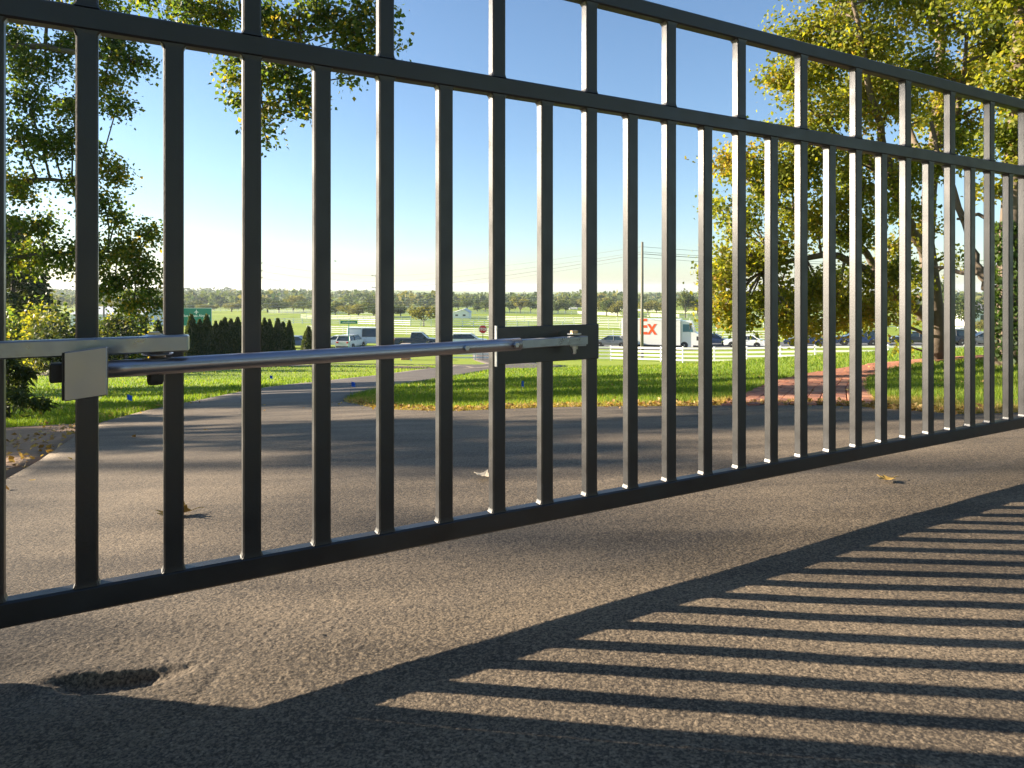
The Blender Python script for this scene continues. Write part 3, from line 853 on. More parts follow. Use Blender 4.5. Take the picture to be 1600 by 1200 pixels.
    limbs2 = [([at(1578, 470, Y2), at(1545, 452, 10.8), at(1530, 420, 11.0), at(1512, 370, 11.2), at(1495, 310, 11.4), at(1472, 255, 11.6), at(1455, 190, 11.8)], .085, .03),
              ([at(1580, 400, Y2), at(1555, 350, 10.8), at(1530, 335, 11.0), at(1495, 342, 11.3)], .05, .02),
              ([at(1530, 425, 11.0), at(1495, 425, 11.2), at(1460, 415, 11.4), at(1430, 428, 11.6)], .045, .012)]
    cl2 = []
    for px, py, Y, rad, dn in [(1600, 250, 10.4, .3, .4), (1560, 215, 10.4, .3, .5), (1575, 140, 10.3, .5, .8), (1545, 300, 10.6, .18, .2), (1620, 60, 10.3, .8, 1.0), (1560, -20, 10.3, .8, 1.0), (1650, 200, 10.3, .8, 1), (1680, -60, 10.4, 1.2, 1.2), (1560, -170, 10.4, 1.0, 1.1), (1500, 220, 11.8, .3, .3), (1465, 260, 11.9, .3, .3), (1700, 120, 10.4, 1.0, 1.0)]:
        p = at(px, py, Y); cl2.append((p.x, p.y, p.z, rad, rad, rad*.8, dn))
    t2 = make_tree('shade_tree', b2, T2, cl2, LEAF_R, M['bark'], leaf=.085, per=1300, seed=12, trunk_r=.21, limbs=limbs2, tint=(.42, .2), twig=.13)
    tag(t2, 'thick-trunked broadleaf tree cut by the right edge of the picture', 'tree')
right_tree()
def shade_ivy():  # dark ivy leaves, added so the lower trunk reads as shaded
    r = np.random.default_rng(64); host = [o for o in bpy.data.objects if o.name.startswith('shade_tree') and 'thick-trunked' in o.get('label', '')][0]
    n = 2600
    t = r.random(n); row = 560-215*t; Y = 10.5
    zc = CZ+(PY-row)/F*Y; xc = (1580-PX)/F*Y
    a = r.uniform(0, 2*PI, n); rad = (.25-.03*t)*r.uniform(.9, 1.15, n)
    P = np.stack([xc+np.cos(a)*rad, Y+np.sin(a)*rad, zc], -1)-np.array(host.location)
    V, Fc = leaf_cloud(P, .085, r, .6, .8)
    np_mesh('ivy', V, Fc, LEAF_L, host, attr=np.repeat(r.uniform(0, .35, n), 2))
shade_ivy()

# -- left tree with branches hanging into the top of the picture
def left_tree():
    base = Vector((-13.2, 14.2, g1(-13.2, 14.2)-.1))
    T = [base, base+Vector((.1, 0, 1.6)), base+Vector((.25, -.1, 3.2)), base+Vector((.2, -.2, 5)), base+Vector((.4, -.3, 7)), base+Vector((.3, -.2, 9)), base+Vector((.4, 0, 10.6))]
    limbs = [
        ([T[3], at(-60, 80, 13.2), at(60, 70, 12.6), at(160, 90, 12.3), at(230, 100, 12.2)], .10, .02),
        ([T[2], at(-60, 300, 13.4), at(60, 280, 13.2), at(150, 285, 13.0)], .09, .02),
        ([T[1], at(-80, 420, 13.8), at(40, 400, 13.6), at(140, 390, 13.4), at(215, 400, 13.2)], .08, .02),
        ([T[4], Vector((-9.5, 12.4, 6.6)), at(230, -70, 10.8), at(360, -55, 10.3), at(460, -30, 10.0), at(560, -20, 9.9)], .11, .02),
        ([at(360, -55, 10.3), at(385, 40, 10.1), at(410, 130, 10.1), at(412, 200, 10.1)], .025, .008),
        ([at(460, -30, 10.0), at(470, 60, 9.9), at(470, 140, 9.9)], .02, .008)]
    cl = []
    def c(px, py, Y, rad, dn=1.0, fz=.8):
        p = at(px, py, Y); cl.append((p.x, p.y, p.z, rad, rad, rad*fz, dn))
    for a in [(-60, 30, 12.8, .9, 1.2), (20, 60, 12.8, .6, 1.1), (70, 110, 12.7, .6, 1.1), (40, 150, 12.8, .6, 1.1), (100, 60, 12.6, .5, .9), (110, 160, 12.6, .45, .8), (180, 60, 12.3, .45, .8), (205, 95, 12.2, .4, .7), (160, 130, 12.4, .4, .6), (185, 160, 12.3, .28, .45),
              (30, 220, 13, .55, .9), (80, 230, 12.9, .5, .8), (110, 210, 12.9, .35, .5), (-60, 180, 13, .9, 1.2), (30, 290, 13.2, .55, 1), (-60, 330, 13.3, 1.0, 1.2), (175, 270, 13, .38, .65), (150, 240, 13, .25, .3), (115, 290, 13, .35, .5), (160, 320, 13, .35, .5),
              (60, 350, 13.4, .6, 1), (100, 400, 13.4, .55, 1.0), (30, 400, 13.6, .6, 1), (150, 400, 13.4, .5, 1), (205, 390, 13.2, .5, 1.1), (225, 430, 13.2, .45, 1), (180, 445, 13.3, .4, .8), (235, 360, 13.2, .3, .5), (210, 480, 13.2, .3, .5), (180, 345, 13.2, .28, .4), (240, 475, 13.2, .25, .4),
              (-150, 100, 13, 1.4, 1.4), (-180, 250, 13.4, 1.4, 1.4), (-40, -80, 12.8, 1.1, 1.2), (80, -30, 12.6, .7, 1.0), (150, 0, 12.3, .55, .8),
              # overhanging sprays
              (290, 15, 10.4, .45, .8), (340, 25, 10.3, .35, .7), (235, -20, 10.8, .5, .8), (420, 15, 10.1, .35, .6), (450, 45, 10.0, .4, .65), (500, 25, 10.0, .4, .75), (545, 45, 9.9, .38, .75), (570, 70, 9.9, .28, .45), (590, 15, 9.9, .3, .5), (430, 70, 10.1, .3, .45), (330, -50, 10.4, .6, .7), (470, -60, 10, .6, .7), (575, -60, 9.9, .5, .6),
              (355, 95, 10.2, .16, .16), (375, 125, 10.2, .2, .25), (370, 158, 10.2, .14, .15), (410, 115, 10.1, .22, .35), (450, 115, 10, .3, .6), (465, 145, 9.9, .26, .5), (418, 165, 10.1, .2, .28), (412, 200, 10.1, .15, .17), (418, 222, 10.1, .08, .05), (478, 172, 9.9, .12, .15), (547, 122, 9.9, .12, .1), (612, 75, 9.9, .1, .1), (615, 45, 9.9, .1, .1)]:
        c(*a)
    t = make_tree('overhanging_tree', base, T, cl, LEAF_L, M['bark_dark'], leaf=.080, per=960, seed=21, trunk_r=.3, limbs=limbs, tint=(.52, .24), twig=.12, n_sub=9)
    tag(t, 'dark green leafy tree filling the left edge, branches hanging into the top', 'tree')
left_tree()

# -- trees out of frame on the left whose dappled shade lies across the driveway
def simple_tree(name, x, y, h, rad, leaf_m, label, seed, leaf=.16, per=900, n=16, crown_lo=.25, group=None, gap=1.0):
    r = np.random.default_rng(seed)
    b = Vector((x, y, g1(x, y)-.1))
    T = [b+Vector((math.sin(k*1.3+seed)*.12*k/5, math.cos(k+seed)*.1*k/5, h*k/6)) for k in range(6)]
    cl = []
    for k in range(n):
        v = r.normal(size=3); v /= np.linalg.norm(v)
        f = r.uniform(.35, .95)
        cz = crown_lo*h+(1-crown_lo)*h*.5
        p = np.array([x, y, b.z+cz])+v*np.array([rad, rad, (1-crown_lo)*h*.5])*f
        s = rad*r.uniform(.22, .36)
        cl.append((*p, s, s, s*.75, gap*r.uniform(.7, 1.2)))
    t = make_tree(name, b, T, cl, leaf_m, M['bark'], leaf=leaf, per=per, seed=seed+100, trunk_r=.022*h+.03, tint=(.45, .22), twig=.05*rad+.07)
    return tag(t, label, 'tree', group)
simple_tree('shade_tree', -15.5, 7.4, 8.6, 1.45, LEAF_L, 'leafy tree just left of the picture, shading the driveway nearest the gate', 31, leaf=.15, per=400, n=22, crown_lo=.10)
simple_tree('shade_tree', -17.0, 11.8, 9.0, 2.3, LEAF_L, 'leafy tree left of the picture, shading the edge of the lawn', 34, leaf=.16, per=800, n=30, crown_lo=.08)
simple_tree('shade_tree', -17.6, 18.0, 9.0, 2.7, LEAF_L, 'leafy tree left of the picture, behind the overhanging tree', 32, leaf=.16, per=800, n=34, crown_lo=.08)
def tall_tree():
    b = Vector((-38, 10.4, g1(-38, 10.4)-.1))
    T = [b+Vector((.1*math.sin(k), .1*math.cos(k*1.7), 17.5*k/7)) for k in range(8)]
    cl = [(-38, 9.25, 12.55, .25, .16, .12, .14), (-38, 8.55, 12.15, .25, .14, .1, .10)]
    r = random.Random(8)
    for k in range(44):
        cl.append((-38+r.uniform(-1.2, 1.2), r.uniform(9.2, 12.2), r.uniform(14.25, 17.5), .5, .5, .3, .7))
    for k in range(30):
        y_ = r.uniform(8.4, 10.7)
        if k < 2: cl.append((-38, 9.3+.12*k, 13.2+.3*k, .25, .14, .12, .08))
        cl.append((-38+r.uniform(-.6, .6), y_, 13.85+.35*(y_-9)+r.uniform(.2, 1.7), .4, .4, .25, .8))
    t = make_tree('shade_tree', b, T, cl, LEAF_L, M['bark'], leaf=.17, per=420, seed=133, trunk_r=.26, twig=.14)
    tag(t, 'tall tree far left of the picture, casting soft streaks on the pavement', 'tree')
tall_tree()
# added unseen trees: they block sky and darken the gate side facing the lens
for k, (x, y, h, rad) in enumerate([(-9, -9, 10, 4.0), (-2, -12, 12, 4.6), (6, -10, 11, 4.4), (13, -6, 11, 4.2), (15, 2.0, 10, 4.0), (21, 8.5, 11, 4.4)]):
    simple_tree('garden_tree', x, y, h, rad, LEAF_L, ['broad garden tree behind the viewer on the left', 'tallest garden tree straight behind the viewer', 'garden tree behind the viewer right of the tallest', 'garden tree behind the viewer, right of centre', 'garden tree right of the picture, level with the gate', 'garden tree beyond the right edge of the picture, past the gate'][k], 210+k, leaf=.34, per=420, n=30, crown_lo=.06)

# -- evergreen boughs, yellow shrub and small tree at the lower left
def spruce(name, base, h, rad, label, seed, n=9000, leaf=.12, mt=None):
    r = np.random.default_rng(seed)
    root = empty(name, base)
    MB().tube([(0, 0, 0), (.02, 0, h*.5), (0, 0, h)], [.02*h+.02, .012*h, .01], 8).build('trunk', M['bark_dark'], root, smooth=True)
    # boughs: layered drooping sprays
    pts = []
    nb = int(14*h)
    for k in range(nb):
        z = h*(.04+.94*(k/nb)); L = rad*(1-z/h)**.8*r.uniform(.75, 1.1)+.08
        a = k*2.4+r.uniform(-.3, .3)
        t = np.sqrt(r.uniform(.05, 1, max(20, int(n/nb))))
        p = np.stack([np.cos(a)*t*L, np.sin(a)*t*L, z-.28*L*t**1.6+.0*t], -1)
        side = np.array([-math.sin(a), math.cos(a), 0])
        p += side*(r.normal(size=len(t))*.18*L*(1.15-t))[:, None]+r.normal(size=(len(t), 3))*np.array([.02, .02, .035])
        pts.append(p)
    P = np.concatenate(pts)
    V, Fc = leaf_cloud(P, leaf, r, .4, .3)
    np_mesh('crown', V, Fc, mt or LEAF_C, root, attr=np.repeat(np.clip(r.normal(.45, .25, len(P)), 0, 1), 2))
    return tag(root, label, 'tree' if h > 1.5 else 'shrub')
spruce('spruce_tree', gp(20, 41), 9.4, 4.2, 'dark layered evergreen standing behind the leafy tree at the left edge', 41, 16000, .42)
spruce('young_evergreen', gp(10, 7.2), .80, .50, 'small feathery evergreen at the left frame edge beside the lawn', 42, 2500, .10)

def shrub(name, base, rx, rz, leaf_m, label, seed, n=2600, leaf=.09, cat='shrub'):
    r = np.random.default_rng(seed)
    root = empty(name, base); mb = MB()
    pts = []
    for k in range(14):
        a = r.uniform(0, 2*PI); e = np.array([math.cos(a)*rx*r.uniform(.2, .95), math.sin(a)*rx*r.uniform(.2, .95), rz*r.uniform(.45, 1.0)])
        m = e*.5+np.array([0, 0, .15*rz]); B = bez(np.zeros(3), m, e, 5)
        mb.tube([Vector(p) for p in B], [.016, .012, .009, .006, .004], 4)
        B = np.array(B)
        q = n//14; p = B[r.integers(1, 5, q)]+r.normal(size=(q, 3))*np.array([rx, rx, rz])*.17
        p[:, 2] = np.maximum(p[:, 2], .05)
        pts.append(p)
    P = np.concatenate(pts); V, Fc = leaf_cloud(P, leaf, r)
    mb.build('stem', M['bark_dark'], root, recalc=False)
    np_mesh('foliage', V, Fc, leaf_m, root, attr=np.repeat(r.uniform(0, 1, len(P)), 2))
    return tag(root, label, cat)
shrub('yellow_shrub', gp(60, 33), 1.0, 2.75, LEAF_Y, 'bright yellow leafy shrub lit by the sun at the far left', 43, 2200, .18)
shrub('dark_shrub', gp(25, 37), 2.4, 3.2, LEAF_L, 'dark rounded shrub behind the bright yellow shrub', 44, 3000, .24)
shrub('dark_shrub', gp(150, 33), 2.0, 2.3, LEAF_C, 'low dark shrub left of the arborvitae row, under the silver drive bar', 45, 2600, .2)
shrub('dark_shrub', gp(195, 35), 1.9, 2.4, LEAF_L, 'low olive shrub touching the first arborvitae of the row', 46, 2600, .2)
shrub('dark_shrub', gp(95, 30), 1.8, 2.4, LEAF_C, 'dark shrub behind the square steel cover plate', 47, 2600, .2)
simple_tree('young_tree', (196-800)/F*34, 34, 4.4, 1.05, LEAF_L, 'small slim tree seen between the second and third pickets from the left', 48, leaf=.13, per=260, n=9, crown_lo=.38)

# -- arborvitae row
def arborvitae_mesh(seed, n=3600):
    r = np.random.default_rng(seed)
    t = r.random(n)**.8                       # height
    prof = np.interp(t, [0, .08, .35, .7, .9, 1], [.36, .46, .47, .31, .13, .01])
    a = r.uniform(0, 2*PI, n)
    lob = 1+.10*np.sin(a*5+t*9+seed)+.07*np.sin(a*9-t*14)
    rad = prof*lob*np.sqrt(r.uniform(.55, 1.0, n))
    P = np.stack([np.cos(a)*rad, np.sin(a)*rad, t], -1)
    L = r.uniform(.05, .11, n)[:, None]
    out = np.stack([np.cos(a)*.35, np.sin(a)*.35, np.ones(n)*.30], -1); out /= np.linalg.norm(out, axis=1)[:, None]
    out = out+r.normal(size=(n, 3))*.22; out[:, 2] = np.abs(out[:, 2])
    s = np.cross(out, r.normal(size=(n, 3))); s /= np.linalg.norm(s, axis=1)[:, None]
    V = np.stack([P, P+out*L*.5+s*L*.38*np.array([1, 1, .5]), P+out*L*np.array([1, 1, .55]), P+out*L*.5-s*L*.38*np.array([1, 1, .5])], 1).reshape(-1, 3)
    k = np.arange(n)*4
    Fc = np.stack([np.stack([k, k+1, k+2], -1), np.stack([k, k+2, k+3], -1)], 1).reshape(-1, 3)
    o = np_mesh('foliage', V, Fc, LEAF_C, attr=np.repeat(np.clip(r.normal(.4, .22, n), 0, 1), 2))
    core = MB().lathe([(.20, 0), (.34, .08), (.36, .34), (.21, .68), (.07, .86), (.01, .93)], 12).build('inner_mass', LEAF_C)
    return o, core
def arborvitae():
    protos = [arborvitae_mesh(s) for s in (51, 52, 53)]
    # (photo column, top row): read from the photograph
    row = [(212, 505), (224, 503), (247, 502), (262, 499), (299, 494), (312, 501), (323, 494), (337, 504), (345, 503), (351, 499), (361, 501), (371, 498), (388, 500), (400, 501), (413, 499), (421, 501), (434, 500), (442, 505), (452, 503), (482, 512)]
    r = random.Random(9)
    for i, (px, top) in enumerate(row):
        Y = 44+(px-212)/240*5 if i < 19 else 56
        p = gp(px, Y, -.05)
        h = (PY-top)/F*Y+CZ-p.z
        root = empty('arborvitae', p, r.uniform(0, 6)); w = h*r.uniform(.27, .34) if i < 19 else h*.42
        f, c = protos[i % 3]
        for src in (f, c):
            o = bpy.data.objects.new(src.name.split('.')[0], src.data); link(o, root); o.scale = (w, w, h)
        lab = f'{ordinal(i)} arborvitae from the left in the dark clipped row' if i < 19 else 'lone short arborvitae standing right of the dark row'
        tag(root, lab, 'tree', 'arborvitae row behind the lawn' if i < 19 else None)
    for f, c in protos:
        bpy.data.objects.remove(f); bpy.data.objects.remove(c)
arborvitae()

# -- far trees
def far_tree_proto(seed, kind):
    r = np.random.default_rng(seed)
    n = 1500
    if kind == 'round': lobes = [(0, 0, .62, .40)]+[(r.uniform(-.28, .28), r.uniform(-.28, .28), r.uniform(.42, .82), r.uniform(.16, .26)) for _ in range(9)]
    elif kind == 'spread': lobes = [(r.uniform(-.5, .5), r.uniform(-.4, .4), r.uniform(.48, .86), r.uniform(.14, .24)) for _ in range(12)]
    else: lobes = [(r.uniform(-.16, .16), r.uniform(-.16, .16), z, r.uniform(.13, .22)) for z in np.linspace(.3, .9, 10)]
    P = []; T = []
    for x, y, z, R in lobes:
        q = int(n*(R**2)/sum(l[3]**2 for l in lobes))
        v = r.normal(size=(q, 3)); v /= np.linalg.norm(v, axis=1)[:, None]
        P.append(np.array([x, y, z])+v*R*r.uniform(.55, 1.08, (q, 1))*np.array([1, 1, .85])); T.append(np.clip(r.normal(r.uniform(.25, .6), .2, q), 0, 1))
    P = np.concatenate(P); T = np.concatenate(T)
    V, Fc = leaf_cloud(P, .075, r, .2, .9)
    mb = MB().tube([(0, 0, 0), (.01, 0, .25), (0, .01, .55)], [.032, .022, .01], 7)
    for x, y, z, R in lobes[:7]:
        mb.tube([(0, 0, .22), (x*.5, y*.5, z*.72), (x, y, z)], [.016, .010, .005], 5)
    tr = mb.build('trunk', M['bark_dark'], recalc=False)
    cr = np_mesh('crown', V, Fc, LEAF_F, attr=np.repeat(T, 2))
    return tr, cr
def far_trees():
    protos = {k: [far_tree_proto(60+i*7+j, k) for j in range(2)] for i, k in enumerate(('round', 'spread', 'tall'))}
    ye = {}
    for k in protos:
        for tr, cr in protos[k]:
            me = cr.data.copy(); me.materials[0] = LEAF_FY; ye[cr.data.name] = me
    # column, top row, base row-distance, width in columns, kind, yellow
    L = [(300, 470, 330, 26, 'round', 0), (322, 474, 300, 24, 'spread', 1), (345, 468, 420, 20, 'tall', 0), (362, 472, 340, 26, 'round', 1), (384, 470, 380, 26, 'round', 0), (396, 476, 300, 24, 'spread', 1),
         (418, 464, 300, 30, 'round', 0), (436, 468, 290, 34, 'round', 0), (458, 462, 330, 32, 'round', 1), (474, 470, 310, 26, 'round', 0), (490, 472, 280, 24, 'spread', 0), (506, 474, 260, 24, 'round', 0),
         (524, 471, 240, 20, 'round', 0), (545, 475, 235, 34, 'round', 1), (560, 476, 230, 30, 'round', 1), (573, 466, 280, 18, 'tall', 0), (584, 474, 225, 30, 'round', 0), (606, 476, 230, 28, 'round', 0), (626, 476, 232, 22, 'round', 0),
         (662, 474, 150, 34, 'spread', 1), (716, 468, 330, 22, 'round', 0), (730, 466, 320, 20, 'round', 0), (746, 469, 300, 20, 'tall', 0), (758, 468, 290, 22, 'round', 0), (772, 470, 300, 20, 'round', 0),
         (796, 471, 290, 18, 'spread', 0), (813, 464, 280, 22, 'spread', 1), (829, 470, 290, 18, 'spread', 0), (872, 468, 285, 20, 'round', 0), (884, 471, 290, 16, 'round', 0), (902, 468, 380, 30, 'round', 0), (918, 466, 360, 24, 'round', 1),
         (948, 468, 260, 22, 'round', 0), (942, 465, 300, 18, 'round', 1), (965, 470, 255, 22, 'round', 1), (1012, 470, 300, 24, 'round', 1), (1026, 469, 320, 22, 'round', 0), (1040, 472, 310, 22, 'round', 1), (1071, 453, 235, 22, 'spread', 0), (1090, 468, 300, 26, 'round', 1), (1108, 465, 290, 28, 'round', 0), (1130, 468, 300, 30, 'round', 0),
         (1160, 470, 310, 30, 'round', 1), (1200, 466, 300, 34, 'round', 0), (1250, 470, 300, 34, 'round', 0), (1300, 468, 310, 34, 'round', 1), (1350, 470, 300, 34, 'round', 0), (1400, 466, 290, 36, 'round', 0),
         (1476, 440, 120, 30, 'tall', 0), (1508, 462, 130, 34, 'round', 0), (1532, 500, 125, 22, 'round', 1), (240, 470, 330, 26, 'round', 1), (266, 474, 320, 28, 'round', 0), (170, 488, 300, 30, 'round', 1), (205, 484, 310, 30, 'round', 1)]
    L.sort()
    r = random.Random(4)
    desc = {('round', 0): 'rounded green tree', ('round', 1): 'rounded olive-yellow tree', ('spread', 0): 'spreading open-crowned tree', ('spread', 1): 'spreading yellow-leaved tree', ('tall', 0): 'narrow dark green tree', ('tall', 1): 'narrow yellow tree'}
    for i, (px, top, Y, w, k, y) in enumerate(L):
        p = gp(px, Y, -.1); h = (PY-top)/F*Y+CZ-p.z
        if h < 1.5: h = 6.
        W = w/F*Y*1.35
        root = empty('distant_tree', p, r.uniform(0, 6))
        tr, cr = protos[k][i % 2]
        a = bpy.data.objects.new('trunk', tr.data); link(a, root); a.scale = (W, W, h)
        b = bpy.data.objects.new('crown', ye[cr.data.name] if y else cr.data); link(b, root); b.scale = (W, W, h)
        tag(root, f'{desc[(k, y)]} beyond the road, {ordinal(i)} from the left of the distant trees', 'tree', 'distant trees beyond the road')
    for k in protos:
        for tr, cr in protos[k]:
            bpy.data.objects.remove(tr); bpy.data.objects.remove(cr)
    # woodland that closes the horizon
    q = np.random.default_rng(77)
    n = 5200
    X = q.uniform(-1150, 1150, n); Y = 430+620*q.random(n)**1.3
    keep = (vnoise(X*.010+3, Y*.016+9, 21) > .46) | (Y > 900)
    X, Y = X[keep], Y[keep]
    hgt = 5.5+5.5*vnoise(X*.03, Y*.03, 22)+2*q.random(len(X)); m = 26
    v = q.normal(size=(len(X), m, 3)); v /= np.linalg.norm(v, axis=2)[..., None]
    P = np.stack([X, Y, ground(X, Y)+hgt*.55], -1)[:, None]+v*np.stack([hgt*.48, hgt*.48, hgt*.45], -1)[:, None]*q.uniform(.6, 1.05, (len(X), m, 1))
    V, Fc = leaf_cloud(P.reshape(-1, 3), 3.2, q, .1, .9)
    tt = np.clip(np.repeat(q.normal(.45, .3, len(X)), m)+q.normal(0, .12, len(X)*m), 0, 1)
    tag(np_mesh('far_woodland', V, Fc, LEAF_F, attr=np.repeat(tt, 2)), 'hazy belt of woodland along the horizon', 'woodland', kind='stuff')
far_trees()

# ------------------------------------------------------------------ fences
def fence(name, pts, label, step=2.44, h=1.32, pieces=True, rails=4, thick=1.0):
    pts = np.array(pts, float)
    seg = np.r_[0, np.cumsum(np.linalg.norm(np.diff(pts, axis=0), axis=1))]
    n = max(2, int(seg[-1]/step)+1)
    S = np.linspace(0, seg[-1], n)
    P = np.stack([np.interp(S, seg, pts[:, 0]), np.interp(S, seg, pts[:, 1])], -1)
    b = Vector((P[0][0], P[0][1], g1(*P[0])))
    root = empty(name, b)
    post = MB().rbox(-.065*thick, .065*thick, -.065*thick, .065*thick, -.3, h+.05, .008).build('post', M['white'])
    pm = post.data; bpy.data.objects.remove(post)
    plank = MB().box(0, 1, -.02, .02, -.07*thick, .07*thick).build('plank', M['white']); km = plank.data; bpy.data.objects.remove(plank)
    allp, allr = MB(), MB()
    zs = [g1(*q) for q in P]
    for i in range(n):
        loc = Vector((P[i][0], P[i][1], zs[i]))-b
        if pieces:
            o = bpy.data.objects.new('post', pm); link(o, root); o.location = loc
        else:
            w = .075*thick; allp.box(loc.x-w, loc.x+w, loc.y-w, loc.y+w, loc.z-.2, loc.z+h+.05)
    for i in range(n-1):
        a = Vector((P[i][0], P[i][1], zs[i]))-b; c = Vector((P[i+1][0], P[i+1][1], zs[i+1]))-b
        d = c-a
        nrm = Vector((d.y, -d.x, 0)).normalized()*.07*thick
        if nrm.y > 0: nrm = -nrm
        for k in range(rails):
            z = h*(1-k/(rails))-.10
            if pieces:
                o = bpy.data.objects.new('plank', km); link(o, root)
                o.location = a+nrm+Vector((0, 0, z)); o.rotation_euler = (0, -math.atan2(d.z, math.hypot(d.x, d.y)), math.atan2(d.y, d.x)); o.scale = (d.length, 1, 1)
            else:
                u = Vector((0, 0, z)); t = .07*thick
                p4 = [a+nrm+u+Vector((0, 0, -t)), c+nrm+u+Vector((0, 0, -t)), c+nrm+u+Vector((0, 0, t)), a+nrm+u+Vector((0, 0, t))]
                bk = [v-nrm*.5 for v in p4]
                allr.add(p4+bk, [(0, 1, 2, 3), (7, 6, 5, 4), (3, 2, 6, 7), (0, 4, 5, 1), (0, 3, 7, 4), (1, 5, 6, 2)])
    if not pieces:
        tag(allp.build('posts', M['white'], root, recalc=False), kind='stuff'); tag(allr.build('rails', M['white'], root, recalc=False), kind='stuff')
    return tag(root, label, 'fence', 'white plank fences')
def col(px, Y): return ((px-PX)/F*Y, Y)
fence('plank_fence', [col(700, 63.5), col(860, 63.5), col(947, 62.5), col(1021, 60), col(1062, 57.2), col(1192, 54.8), col(1290, 52.8), col(1420, 51), col(1700, 48)], 'near white plank fence on the lawn, in front of the white truck and cars')
fence('plank_fence', [col(480, 119), col(640, 112), col(760, 107), col(880, 103), col(1000, 99.5), col(1120, 96), col(1300, 91)], 'white plank fence along the far side of the road behind the stop sign')
fence('plank_fence', [col(430, 165), col(560, 160), col(640, 150), col(740, 146), col(900, 140), col(1010, 134), col(1200, 136), col(1420, 140)], 'second white plank fence past the road, around the green field', pieces=False, rails=3)
fence('plank_fence', [col(470, 205), col(600, 190), col(760, 196), col(860, 186), col(1000, 176), col(1180, 180), col(1400, 185)], 'third white plank fence past the road, in front of the white barn', pieces=False, rails=3)
fence('plank_fence', [col(420, 270), col(620, 250), col(800, 272), col(900, 280), col(1060, 240), col(1300, 250)], 'fourth white plank fence past the road, at the foot of the distant trees', step=3, pieces=False, rails=3)
fence('plank_fence', [col(300, 360), col(520, 340), col(760, 380), col(920, 400), col(1010, 350), col(1110, 330), col(1350, 350)], 'farthest white plank fence below the hazy woodland', step=3.5, pieces=False, thick=1.2, rails=2)

